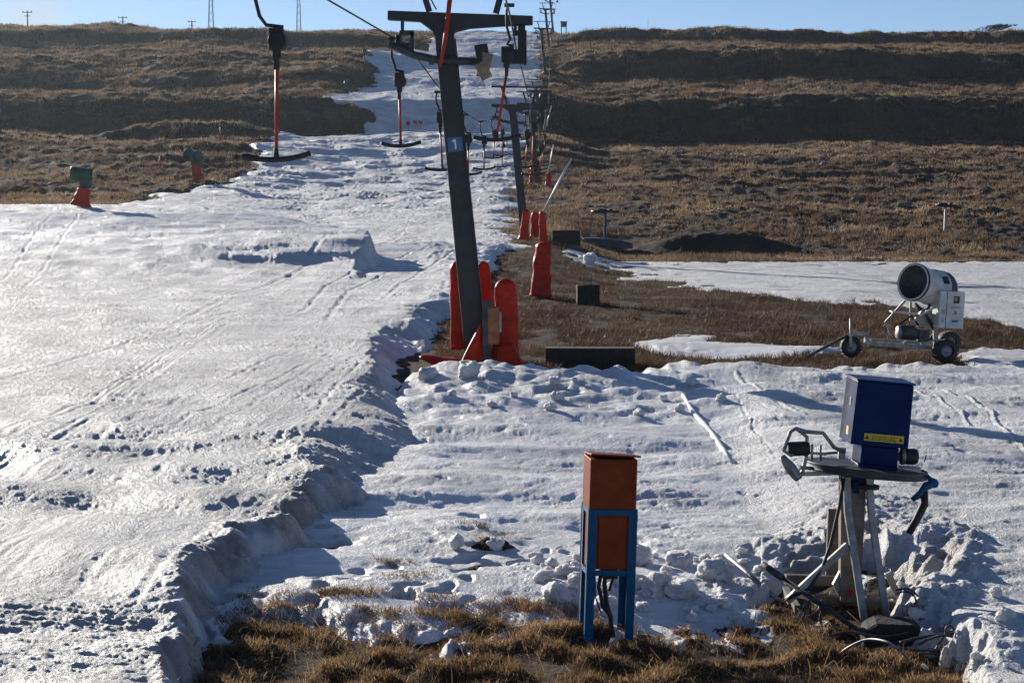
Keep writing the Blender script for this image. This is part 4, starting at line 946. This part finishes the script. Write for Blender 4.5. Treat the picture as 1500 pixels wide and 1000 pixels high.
pad('red pad wrapped round the stand of the far left snow gun', b + V3((0, -.35, 0)), .95 * sg, 1.05 * sg, .4, (R(10), 0), taper=.75, mat_=M_redpaint)
b = drop(283, 266); sg = (266 - 230) / F * b.y / 1.75
green_gun('green snow gun leaning on the dark bank left of the piste', b, sg, (1, -.6, -.25))
pad('red pad leaning at the right of the tilted green snow gun', b + V3((.45 * sg, -.3, 0)), .7 * sg, 1.15 * sg, .35, (R(-16), 0), taper=.75, mat_=M_redpaint)
b = drop(508, 138); green_gun('distant green snow gun on the edge of the upper snow', b, (138 - 118) / F * b.y / 2.1, (.2, -1, .25))
b = drop(534, 90); green_gun('farthest snow gun, pale, at the top left of the snow', b, (90 - 74) / F * b.y / 2.1, (.1, -1, .2))
b = drop(449, 190); green_gun('dark snow gun lying in the shaded slope left of the piste', b, (190 - 165) / F * b.y / 2.1, (.8, -.5, -.3))

# red markers on the shaded snow wall
def marker(label, p, disc=True):
    t = thing('course_marker', label, 'marker', p, group='red markers on the shaded snow wall')
    s = MB(); s.tube([(0, 0, -.3), (0, 0, .75)], .03, 6); s.build('stake', M_redpaint, t)
    s = MB()
    if disc: s.lathe([(0, -.03), (.28, -.03), (.30, 0), (.28, .03), (0, .03)], (0, -.04, .9), (0, 1, 0), 20)
    else: s.prism([(-.25, -.04, 1.0), (.25, -.04, .9), (.25, -.04, .45), (-.25, -.04, .6)], (0, .03, 0))
    s.build('disc' if disc else 'flag', M_redpaint, t)
marker('round red marker on the shaded snow wall', drop(598, 192)); 
marker('left red flag right of the round marker on the shaded snow', drop(608, 190), False); marker('right red flag beside the other flag on the shaded snow', drop(616, 190), False)
b = drop(323, 207); pole('stake', b - V3((0, 0, .2)), b + V3((0, 0, 1.5)), .05, M_redpaint, 'thin red stake on the left hillside', 'stake')
b = drop(342, 207); pole('stake', b - V3((0, 0, .2)), b + V3((0, 0, .8)), .05, M_wood, 'short wooden stake right of the thin red stake on the hillside', 'stake')
b = drop(233, 250); pole('stake', b - V3((0, 0, .2)), b + V3((0.1, 0, 1.2)), .06, M_redpaint, 'short red stake left of the tilted green snow gun', 'stake')

# ------------------------------------------------------------------ skyline: poles, masts, hut, tree
def util(label, u, vt, vb, Y, w_):
    x = (u - 750) / F * Y; z = P(u, vb, Y).z; zt = P(u, vt, Y).z; z = min(z, gz(x, Y)) - .3
    t = thing('utility_pole', label, 'utility pole', (x, Y, z), group='power poles on the skyline')
    s = MB(); s.tube([(0, 0, 0), (0, 0, zt - z)], [.17, .12], 8); s.build('post', M_wood, t)
    s = MB(); s.bar((-w_ / 2, -.1, zt - z - .35), (w_ / 2, -.1, zt - z - .35), .14); s.bar((-w_ * .3, -.1, zt - z - 1.1), (w_ * .3, -.1, zt - z - 1.1), .12); s.build('crossarm', M_wood, t)
    for k in (-1, 0, 1):
        q = MB(); q.lathe([(0, 0), (.07, 0), (.09, .1), (.05, .25), (0, .25)], (k * w_ * .42, -.1, zt - z - .28), (0, 0, 1), 8); q.build('insulator', M_steel, t)
util('nearest power pole with a crossarm, far left on the hill', 48, 16, 62, 372, 2.1)
util('middle power pole with a crossarm on the left skyline', 186, 24, 52, 385, 2.0)
util('shortest power pole on the left skyline, beside the lattice mast', 286, 30, 54, 388, 1.7)
def mast(label, u, vb, Y, hgt, wb):
    x = (u - 750) / F * Y; z = min(P(u, vb, Y).z, gz(x, Y)) - .5
    t = thing('lattice_mast', label, 'mast', (x, Y, z), group='lattice masts on the skyline')
    s = MB(); cs = [(-1, -1), (1, -1), (1, 1), (-1, 1)]
    for a, b in cs: s.bar((a * wb, b * wb, 0), (a * wb * .25, b * wb * .25, hgt), .10)
    s.build('legs', M_galv, t); s = MB(); n = 9
    for k in range(n):
        z0, z1 = hgt * k / n, hgt * (k + 1) / n; w0, w1 = wb * (1 - .75 * k / n), wb * (1 - .75 * (k + 1) / n)
        for i in range(4):
            a, b = cs[i], cs[(i + 1) % 4]; s.bar((a[0] * w0, a[1] * w0, z0), (b[0] * w1, b[1] * w1, z1), .05)
    s.build('bracing', M_galv, t)
mast('left lattice mast rising out of frame above the left skyline', 314, 54, 392, 14, .62)
mast('right lattice mast rising out of frame above the left skyline', 441, 54, 392, 14, .5)
x = (947 - 750) / F * 385; zz = gz(x, 385); pole('antenna', V3((x, 385, zz - .4)), V3((x, 385, P(947, 26, 385).z)), .06, M_steel, 'thin lone antenna on the right skyline', 'antenna', .03)
# hut at the top of the lift
x = (825 - 750) / F * 378; zz = gz(x, 378) - .2; ht = P(825, 32, 378).z - zz
t = thing('hut', 'small dark lift hut on stilts beside the topmost tower', 'hut', (x, 378, zz))
s = MB(); s.box((0, 0, ht - .95), (1.25, 1.2, .3)); s.box((-.52, 0, ht - .5), (.2, 1.2, .7)); s.box((.52, 0, ht - .5), (.2, 1.2, .7)); s.box((0, .5, ht - .5), (.84, .15, .7)); s.build('cabin', M_wood, t)
s = MB(); s.box((0, 0, ht - .08), (1.5, 1.4, .14)); s.build('roof', M_steel, t)
for sx in (-.5, .5):
    s = MB(); s.bar((sx, 0, -.3), (sx, 0, ht - 1.05), .2); s.build('leg', M_wood, t)
# wind-bent tree on the right skyline
x = (1452 - 750) / F * 372; zz = gz(x, 372) - .2
t = thing('bent_tree', 'low wind bent dark tree at the right end of the skyline', 'tree', (x, 372, zz))
hz_ = P(1452, 36, 372).z - zz
s = MB(); s.tube([(.6, 0, 0), (.3, 0, hz_ * .5), (-.6, 0, hz_ * .82), (-2, 0, hz_ * .9)], [.2, .17, .13, .06], 7); s.tube([(.3, 0, hz_ * .5), (1.2, .2, hz_ * .85), (2.6, .2, hz_ * .9)], [.13, .1, .05], 6); s.build('trunk', M_wood, t)
n = 1500; px_ = np.clip(rng.normal(0, 1.7, n), -4.2, 4); lo_ = np.interp(px_, [-4, -1, 0.5, 4], [.45, .25, .5, .86]); hi_ = np.interp(px_, [-4, -1.5, 1, 4], [.62, .9, .98, .92]); pz_ = hz_ * (lo_ + (hi_ - lo_) * rng.random(n)) + .15 * gn(px_ * 1.2, px_ * 0, 7); py_ = rng.normal(0, .7, n)
M_leaf = m_grass('dark_needles', (.02, .03, .015), (.035, .045, .02), (.06, .06, .03), .2)
o = blades('crown', px_, py_, pz_, rng.uniform(.05, .3, n), rng.uniform(.1, .25, n), rng.uniform(.3, 2.0, n), M_leaf, rng.random(n)); o.parent = t
# ------------------------------------------------------------------ orange switch cabinet on blue legs
Yc = 14.1
oc = P(886, 936, Yc); oc.z = min(oc.z, gz(oc.x, Yc)) - .02
t = thing('switch_cabinet', 'rust orange switch cabinet on a blue angle iron frame in the foreground grass', 'cabinet', oc, (0, R(1.7), R(7)))
k_ = F / Yc; zof = lambda v: P(886, v, Yc).z - oc.z
W, D = .387, .345; zr1, zr0 = zof(741), zof(829)
zl = zr1 - .02; ztop = zof(669)
for sx, sy in ((-1, -1), (1, -1), (1, 1), (-1, 1)):
    s = MB(); x, y = sx * (W / 2), sy * (D / 2)
    s.box((x - sx * .03, y - sy * .004, zr1 / 2 - .06), (.07, .008, zr1 + .12)); s.box((x - sx * .004, y - sy * .041, zr1 / 2 - .06), (.008, .066, zr1 + .12))
    s.build('leg', M_blue, t)
for z in (zr1 - .022, zr0 - .02):
    s = MB()
    for sy in (-1, 1): s.box((0, sy * (D / 2 - .004) , z), (W - .132, .007, .046))
    for sx in (-1, 1): s.box((sx * (W / 2 - .004), 0, z), (.007, D - .15, .046))
    s.build('frame_rail', M_blue, t)
s = MB(); s.box((0, 0, (zr1 + zr0) / 2 - .01), (W - .03, D - .03, zr1 - zr0 - .03)); lo = s.build('lower_box', M_orange, t, bevel=.006)
s = MB(); s.box((0, -(D / 2 - .012), (zr1 + zr0) / 2 - .015), (W - .17, .01, zr1 - zr0 - .10)); s.build('panel', M_orange, lo, bevel=.003)
s = MB(); s.box((-.004, 0, (zr1 + ztop) / 2 + .002), (W - .01, D - .01, ztop - zr1)); up = s.build('upper_box', M_orange, t, bevel=.005)
s = MB(); Mr = Matrix.Rotation(R(2.2), 4, 'Y') @ Matrix.Rotation(R(-5), 4, 'X'); s.box((.008, -.004, ztop + .020), (W + .014, D + .012, .014), Mr); s.build('lid', M_orange, t, bevel=.003)
s = MB(); s.box((W / 2 + .012, -.05, (zr1 + zr0) / 2 + .16), (.03, .05, .05)); s.bar((W / 2, -.05, zr0 + .1), (W / 2, -.05, zr0 + .3), .016); s.build('latch', M_black, t)
s = MB(); s.tube([(-.05, -.02, zr0 - .01), (-.07, -.03, zr0 - .16), (-.03, -.02, zr0 - .32), (.03, -.02, .22), (.07, -.03, .02), (.10, -.06, -.05)], .016, 8)
s.tube([(.0, .02, zr0 - .01), (-.02, .0, zr0 - .14), (0, .0, zr0 - .3), (.04, 0, .2), (.06, 0, -.05)], .02, 8); s.tube([(.06, 0, zr0 - .02), (.05, 0, zr0 - .09), (.02, 0, zr0 - .2)], .012, 6)
s.box((.02, 0, zr0 - .06), (.12, .08, .07)); s.tube([(-.1, 0, zr0 - .03), (-.09, 0, zr0 - .25), (-.04, -.02, zr0 - .38)], .006, 6); s.build('cables', M_black, t)

# ------------------------------------------------------------------ rope tow return station
Yt = 15.0
ot = P(1262, 930, Yt - .3); gzt = gz(ot.x, ot.y); 
t = thing('rope_tow_station', 'rope tow with a blue motor box and flat wheel on steel legs', 'rope tow', ot)
def Q(u, v, dy=0): return P(u, v, Yt + dy) - ot
tilt = Matrix.Rotation(R(5.3), 4, 'Y') @ Matrix.Rotation(R(2), 4, 'Z')
tm = tilt.to_3x3()
cbx = Q(1284, 603, 0)
s = MB(); s.box(cbx, (.49, .44, .535), tilt, taper=.97); mbx = s.build('motor_box', M_navy, t, bevel=.006)
s = MB(); s.box(cbx + tm @ V3((0, 0, .277)), (.50, .46, .014), tilt); s.build('lid', M_navy, mbx, bevel=.003)
yl = cbx + tm @ V3((.03, -.2245, -.195)); s = MB(); s.box(yl, (.335, .004, .062), tilt); lb = s.build('warning_label', M_yellow, mbx)
s = MB(); rr = random.Random(3)
for row in (.012, -.004, -.018):
    x = -.105
    while x < .10:
        wl_ = rr.uniform(.01, .026); s.box(yl + tm @ V3((x + wl_ / 2, -.003, row)), (wl_, .003, .0065), tilt); x += wl_ + .006
for sx in (-.143, .143):
    s.prism([yl + tm @ V3((sx - .018, -.0015, -.016)), yl + tm @ V3((sx + .018, -.0015, -.016)), yl + tm @ V3((sx, -.0015, .017))], (0, -.003, 0))
s.build('print', M_black, lb)
for z, w_, m_ in ((-.17, .07, M_yellow), (.08, .045, M_tan)):
    s = MB(); s.box(cbx + tm @ V3((-.2435, -.05, z)), (.004, w_, .07), tilt); s.build('sticker', m_, mbx)
s = MB(); s.box(Q(1282, 664, 0), (.32, .32, .16), tilt); s.box(Q(1280, 682, 0), (.34, .3, .05), tilt); s.build('gearbox', M_navy, t, bevel=.01)
s = MB(); s.box(Q(1233, 664, -.1), (.06, .03, .10), tilt); s.build('bracket', M_galv, t)
wc = Q(1268, 687, 0); wa = (Matrix.Rotation(R(-2.6), 3, 'X') @ tm) @ V3((0, 0, 1))
s = MB(); s.lathe([(0, .028), (.30, .03), (.47, .028), (.515, .034), (.52, .022), (.475, 0), (.52, -.022), (.515, -.034), (.47, -.028), (.1, -.03), (0, -.03)], wc, wa, 56)
s.build('bullwheel', M_steel, t)
s = MB(); s.lathe([(.08, -.03), (.08, -.12), (.13, -.125), (.13, -.16), (0, -.16)], wc, wa, 20); s.build('hub', M_black, t)
# left guard frame with guide roller
s = MB(); r_ = .017
s.tube([Q(1236, 662, -.15), Q(1222, 655, -.2), Q(1206, 634, -.25), Q(1180, 632, -.25), Q(1166, 627, -.2), Q(1158, 632, -.2), Q(1148, 660, -.2), Q(1160, 667, -.25)], r_, 8)
s.tube([Q(1166, 627, -.2), Q(1182, 640, -.2), Q(1181, 668, -.2), Q(1176, 690, -.2), Q(1170, 697, -.2)], r_, 8); s.tube([Q(1236, 662, .1), Q(1205, 664, .0), Q(1186, 663, -.1)], .012, 6)
s.tube([Q(1160, 667, -.25), Q(1164, 660, -.2), Q(1162, 648, -.2)], .014, 6); s.bar(Q(1172, 694, -.2), Q(1240, 692, -.1), .035, .02); s.bar(Q(1172, 684, -.2), Q(1215, 688, -.05), .03, .02)
s.tube([Q(1190, 650, -.2), Q(1189, 674, -.2)], .011, 6); s.tube([Q(1202, 651, -.2), Q(1202, 675, -.2)], .011, 6); s.bar(Q(1184, 663, -.2), Q(1210, 665, -.2), .02)
s.build('guard_frame', M_galv, t)
s = MB(); s.lathe([(0, -.09), (.05, -.09), (.062, -.07), (.062, .07), (.05, .09), (0, .09)], Q(1170, 657, -.2), (1, 0, .03), 20); s.build('guide_roller', M_black, t)
s = MB(); s.lathe([(0, -.12), (.028, -.12), (.034, -.08), (.05, 0), (.04, .1), (.03, .12), (0, .12)], Q(1158, 685, -.28), (.55, -.3, -.75), 18); s.build('deflector_roller', M_galv, t)
s = MB(); s.lathe([(0, 0), (.05, 0), (.068, .02), (.068, .13), (.055, .15), (0, .15)], Q(1318, 668, -.1), (1, 0, -.03), 22); s.build('side_motor', M_black, t)
s = MB(); s.lathe([(.069, .008), (.072, .01), (.072, .035), (.069, .04)], Q(1318, 668, -.1), (1, 0, -.03), 22); s.tube([Q(1307, 668, -.1), Q(1318, 668, -.1)], .03, 10); s.box(Q(1333, 684, -.1), (.16, .1, .012)); s.build('motor_mount', M_galv, t)
s = MB(); s.tube([Q(1354, 676, -.05), Q(1357, 666, -.05)], .006, 6); s.build('pin', M_black, t)
# legs and column
s = MB(); s.bar(Q(1249, 694, .02), Q(1244, 880, .02), .22, .12, .17, .12); s.build('column', M_wood, t, bevel=.006)
def hollow(a, b, w_, h_, name, m):
    q = MB(); q.bar(a, b, w_, h_); o = q.build(name, m, t, bevel=.004); return o
hollow(Q(1240, 698, -.10), Q(1242, 752, -.13), .06, .05, 'leg', M_galv); hollow(Q(1242, 750, -.13), Q(1268, 922, -.36), .06, .05, 'leg', M_galv)
hollow(Q(1273, 700, -.06), Q(1277, 760, -.08), .058, .05, 'leg', M_galv); hollow(Q(1277, 758, -.08), Q(1301, 918, -.28), .058, .05, 'leg', M_galv)
hollow(Q(1262, 700, .2), Q(1252, 880, .45), .058, .05, 'leg', M_galv); hollow(Q(1300, 838, .35), Q(1322, 885, .35), .058, .05, 'leg', M_galv)
s = MB(); s.bar(Q(1224, 745, .3), Q(1220, 842, .3), .13, .05); s.build('plank', M_wood, t, bevel=.005)
s = MB(); s.box(Q(1260, 700, .0), (.16, .16, .12), tilt); s.bar(Q(1254, 705, -.1), Q(1254, 722, -.1), .05, .03); s.build('bearing_block', M_navy, t)
s = MB(); s.bar(Q(1242, 798, -.15), Q(1153, 880, -.25), .06, .05); s.build('brace', M_galv, t, bevel=.004)
s = MB(); s.bar(Q(1195, 878, .1), Q(1378, 894, .2), .10, .09); s.build('base_beam', M_wood, t, bevel=.006)
s = MB(); s.bar(Q(1150, 848, .4), Q(1240, 850, .5), .09, .08); s.build('base_beam', M_wood, t, bevel=.006)
s = MB(); s.prism([Q(1220, 856, .0), Q(1238, 822, .0), Q(1252, 822, .0), Q(1252, 884, .0), Q(1230, 876, .0)], (0, .05, 0)); s.build('gusset', M_galv, t)
s = MB(); s.box(Q(1245, 868, -.06), (.045, .01, .06)); s.build('red_mark', M_redpaint, t)
s = MB(); s.tube([Q(1236, 700, -.14), Q(1230, 740, -.18), Q(1216, 800, -.2), Q(1205, 830, -.2), Q(1185, 862, -.25), Q(1150, 878, -.3)], .015, 8); s.build('power_cable', M_black, t)
# blue crank with rubber end at the right
s = MB(); s.tube([Q(1371, 706, -.1), Q(1356, 712, -.1), Q(1349, 722, -.1), Q(1336, 732, -.1)], [.035, .036, .03, .022], 10); s.lathe([(0, -.03), (.04, -.03), (.04, .03), (0, .03)], Q(1367, 707, -.1), (0, 1, 0), 14)
s.bar(Q(1350, 690, -.05), Q(1366, 705, -.1), .04); s.build('crank', M_blue, t)
s = MB(); s.tube([Q(1354, 718, -.1), Q(1354, 738, -.1), Q(1342, 762, -.1), Q(1331, 781, -.1)], [.03, .036, .033, .032], 10); s.build('rubber_arm', M_black, t)

# ------------------------------------------------------------------ loose things round the station
def W_(u, v, Y): return P(u, v, Y)
def lay(u, v, up=0):
    p = drop(u, v); p.z += up; return p
mb = MB(); a, b = P(1117, 826, 14.9), P(1290, 946, 14.25); mb.tube([a, a.lerp(b, .18)], .03, 10); mb.tube([a.lerp(b, .16), b], .022, 10); prop(mb.build('black_pole', M_steel), 'black steel pole leaning across the foot of the rope tow', 'pole')
mb = MB(); a, b = P(1063, 812, 15.9), P(1147, 884, 15.2); mb.tube([a, b], .022, 10); prop(mb.build('pale_pipe', M_galv), 'pale pipe lying in the snow left of the rope tow', 'pipe')
c = P(1302, 972, 13.9); c.z = gz(c.x, 13.9)
s = MB(); rr = random.Random(4)
s.prism([(-.26, -.14, -.1), (.25, -.14, -.1), (.25, -.13, .10), (.18, -.12, .17), (-.12, -.11, .18), (-.22, -.12, .13)], (.03, .3, .01)); prop(s.build('foundation_block', M_conc, None, c, bevel=.03), 'dark lump of concrete in the grass under the leaning pole', 'block')
mb = MB(); a = P(1236, 938, 14.1); b = P(1256, 968, 13.7); mb.bar(a, b, .04, .03); mb.box(a, (.05, .04, .02)); prop(mb.build('steel_stub', M_steel), 'short steel stub leaning against the concrete lump', 'steel bar')
def wire(name, pts, r, label, m=None, cat='cable'):
    P3 = [P(u, v, Y - .65) for u, v, Y in pts]
    out = []
    for i in range(len(P3) - 1):
        p0, p1, p2, p3 = P3[max(i - 1, 0)], P3[i], P3[i + 1], P3[min(i + 2, len(P3) - 1)]
        for k in range(6):
            q = k / 6; out.append(.5 * ((2 * p1) + (p2 - p0) * q + (2 * p0 - 5 * p1 + 4 * p2 - p3) * q * q + (3 * p1 - p0 - 3 * p2 + p3) * q ** 3))
    out.append(P3[-1]); mb = MB(); mb.tube(out, r, 7); return prop(mb.build(name, m or M_steel), label, cat)
wire('wire_rope', [(1222, 963, 14.1), (1246, 946, 14), (1272, 936, 13.9), (1300, 940, 13.7), (1322, 955, 13.6), (1334, 969, 13.6)], .011, 'grey wire rope arching over the concrete lump', M_galv)
wire('steel_cable', [(1318, 941, 14.2), (1345, 934, 14.2), (1378, 929, 14.2), (1410, 928, 14.2), (1450, 936, 14.2), (1489, 948, 14.2)], .013, 'long stiff black cable running out over the snow at right')
wire('steel_cable', [(1345, 944, 14.15), (1365, 934, 14.15), (1385, 930, 14.1), (1410, 936, 14.1), (1432, 944, 14.1)], .011, 'shorter black cable below the long stiff one')
wire('wire_loop', [(1366, 957, 14.1), (1374, 945, 14.1), (1384, 930, 14.1), (1386, 919, 14.1), (1392, 916, 14.1), (1397, 922, 14.1), (1388, 926, 14.05)], .009, 'bent wire hook standing up from the black cables')
wire('wire_loop', [(1368, 962, 14.0), (1385, 958, 14), (1398, 964, 13.9), (1404, 976, 13.8), (1403, 984, 13.8)], .008, 'pale bent wire lying in the grass right of the concrete lump', M_galv)
wire('wire_loop', [(1312, 864, 15.2), (1330, 862, 15.2), (1342, 870, 15.2), (1346, 880, 15.2), (1343, 886, 15.2)], .009, 'thin black cable loop in front of the snow pit wall')
wire('wire_loop', [(1312, 870, 15.15), (1326, 866, 15.15), (1339, 872, 15.1), (1342, 884, 15.1)], .007, 'second thin cable loop just inside the first one')
wire('steel_rod', [(1345, 957, 14.0), (1395, 958, 14), (1440, 962, 14), (1468, 966, 14)], .010, 'dark straight rod lying along the edge of grass and snow')
wire('steel_cable', [(1255, 958, 14.15), (1300, 948, 14.1), (1350, 952, 14.0), (1400, 950, 14.0), (1436, 958, 14)], .009, 'thin cable lying low behind the bent wires right of the concrete')
wire('wire_loop', [(1150, 880, 15.3), (1165, 868, 15.2), (1188, 872, 15.2), (1200, 890, 15.1), (1185, 902, 15)], .008, 'loose wire loop beside the twigs at the foot of the rope tow')
wire('steel_cable', [(1205, 935, 14.3), (1240, 925, 14.4), (1290, 932, 14.3), (1330, 926, 14.4)], .009, 'thin dark cable crossing behind the concrete lump')
# bundle of twigs
t = thing('twig_bundle', 'broom like bundle of dark twigs beside the wooden beams', 'twigs', P(1170, 905, 14.6))
s = MB(); o_ = P(1170, 905, 14.6)
for k in range(26):
    a = P(1184 + rng.uniform(-4, 4), 880 + rng.uniform(-4, 4), 14.65 + rng.uniform(-.05, .05)); b = P(1172 + rng.uniform(-12, 12), 910 + rng.uniform(-3, 3), 14.5 + rng.uniform(-.1, .1)); s.tube([a - o_, b - o_], .004, 4)
s.build('twigs', M_wood, t)
mb = MB(); a = P(1202, 898, 14.3); b = P(1203, 932, 14.2); mb.bar(a, b, .022); mb.bar(P(1196, 918, 14.2), P(1210, 916, 14.2), .02); prop(mb.build('iron_peg', M_steel), 'small rusty peg with a crosspiece in the grass before the rope tow', 'peg')
mb = MB(); a = lay(1150, 878, .05); b = lay(1168, 900, .03); mb.bar(a, b, .1, .05); prop(mb.build('wood_offcut', M_wood), 'short pale wooden offcut at the end of the pale pipe', 'timber')
mb = MB(); a = lay(1330, 905, .02); b = lay(1352, 912, .02); mb.bar(a, b, .12, .06); prop(mb.build('wood_offcut', M_wood), 'short wooden offcut under the right end of the base beam', 'timber')
# plank and hose on the snow
pts = [drop(u, v) + V3((0, 0, .0)) for u, v in ((1000, 581), (1009, 596), (1018, 608), (1032, 622), (1045, 640), (1060, 660), (1074, 680))]
mb = MB(); mb.tube(pts, [.025, .034, .04, .04, .044, .04, .03], 9); o = prop(mb.build('hose', M_snow), 'snow crusted hose lying across the trampled snow left of the blue motor box', 'hose')

# ------------------------------------------------------------------ chunks of broken snow
def chunk_mesh(seed):
    bm = bmesh.new(); bmesh.ops.create_icosphere(bm, subdivisions=4, radius=1)
    rr = np.random.default_rng(seed); off = rr.uniform(0, 50, 3); planes = [V3(rr.normal(0, 1, 3)).normalized() for _ in range(5)]
    for v in bm.verts:
        c = v.co.copy(); 
        for p_ in planes:
            d_ = c.dot(p_) - .66
            if d_ > 0: c -= p_ * d_ * .75
        n_ = float(gn(c.x * 1.6 + off[0], c.y * 1.6 + c.z * 1.1 + off[1], 5)) * .28 + float(gn(c.x * 4.5 + off[1], c.z * 4.5 + c.y * 2 + off[2], 6)) * .13 + float(gn(c.x * 11 + c.y * 4, c.z * 11 + off[0] - c.y * 5, 8)) * .10
        v.co = c * (1 + n_)
    for f in bm.faces: f.smooth = True
    me = bpy.data.meshes.new('snow_chunk'); bm.to_mesh(me); bm.free(); me.materials.append(M_chunk); return me
M_chunk = M_snow.copy(); M_chunk.name = 'chunk_snow'; bn_ = next(n for n in M_chunk.node_tree.nodes if n.type == 'BUMP'); M_chunk.node_tree.links.remove(bn_.inputs['Strength'].links[0]); bn_.inputs['Strength'].default_value = .6; b_ = M_chunk.node_tree.nodes['Principled BSDF']; b_.inputs['Subsurface Weight'].default_value = .9; b_.inputs['Subsurface Radius'].default_value = (1, .95, .9); b_.inputs['Subsurface Scale'].default_value = .06
CM = [chunk_mesh(i) for i in range(7)]
def chunk(u, v, s, label, i, sink=.62):
    p = drop(u, v); o = bpy.data.objects.new('snow_chunk', CM[i % 7]); COL.objects.link(o)
    o.location = p + V3((0, 0, s * (1 - sink))); o.scale = (s * rng.uniform(.85, 1.25), s * rng.uniform(.85, 1.2), s * rng.uniform(.65, .95)); o.rotation_euler = (rng.uniform(-.4, .4), rng.uniform(-.4, .4), rng.uniform(0, 6.28))
    return prop(o, label, 'snow chunk', 'chunks of broken snow')
chunk(668, 808, .085, 'round white snow ball standing alone on the gully snow beside dark earth', 0, .1)
chunk(725, 806, .085, 'white snow chunk on the dark earth hump right of the lone snow ball', 3)
chunk(625, 556, .22, 'smooth snow lump at the snow edge below the faded red mat', 2); chunk(685, 552, .24, 'wider snow lump at the snow edge below the red cone', 4)
chunk(865, 384, .3, 'pale snow boulder at the left tip of the far snow strip', 1, .3)
for k in range(52):
    u, v = rng.normal(985, 75), rng.uniform(815, 915)
    if not (800 < u < 1140): u = rng.uniform(930, 1100)
    s = float(np.clip(rng.lognormal(-2.9, .6), .018, .155))
    chunk(u, v, s, 'white snow chunk in the heap between orange cabinet and rope tow', k)
for k in range(16):
    chunk(rng.uniform(780, 850), rng.uniform(805, 870), rng.uniform(.03, .085), 'white snow chunk lying just left of the orange cabinet', k)
for k in range(12):
    chunk(rng.uniform(640, 1060), rng.uniform(552, 612), rng.uniform(.05, .13), 'white chunk in the lumpy snow ridge before the nearest tower', k)
for k in range(14):
    chunk(rng.uniform(1290, 1480), rng.uniform(860, 985), rng.uniform(.025, .07), 'white snow chunk on the right bank of the snow pit', k)
# dark earth hump
c = drop(722, 806); me = CM[1].copy(); me.materials.clear(); me.materials.append(M_ground); o = bpy.data.objects.new('earth_hump', me); COL.objects.link(o); o.location = c + V3((0, .1, -.02)); o.scale = (.22, .16, .12)
prop(o, 'dark earth hump breaking through the gully snow beside the snow ball', 'earth hump')

# ------------------------------------------------------------------ rocks on the hillside
M_rock = mat('lichened_rock', (.20, .18, .16), .9, 0, .5, 3, .5, col2=(.07, .06, .055))
rm = CM[2].copy(); rm.materials.clear(); rm.materials.append(M_rock)
for k in range(16):
    p = drop(rng.uniform(825, 1480), rng.uniform(225, 330)); o = bpy.data.objects.new('rock', rm); COL.objects.link(o); q = float(rng.uniform(.15, .42)); o.location = p + V3((0, 0, q * .2)); o.scale = (q * 1.3, q, q * .7); o.rotation_euler = (0, 0, rng.uniform(0, 6))
    prop(o, 'small weathered rock in the brown grass of the right hillside', 'rock', 'rocks on the right hillside')
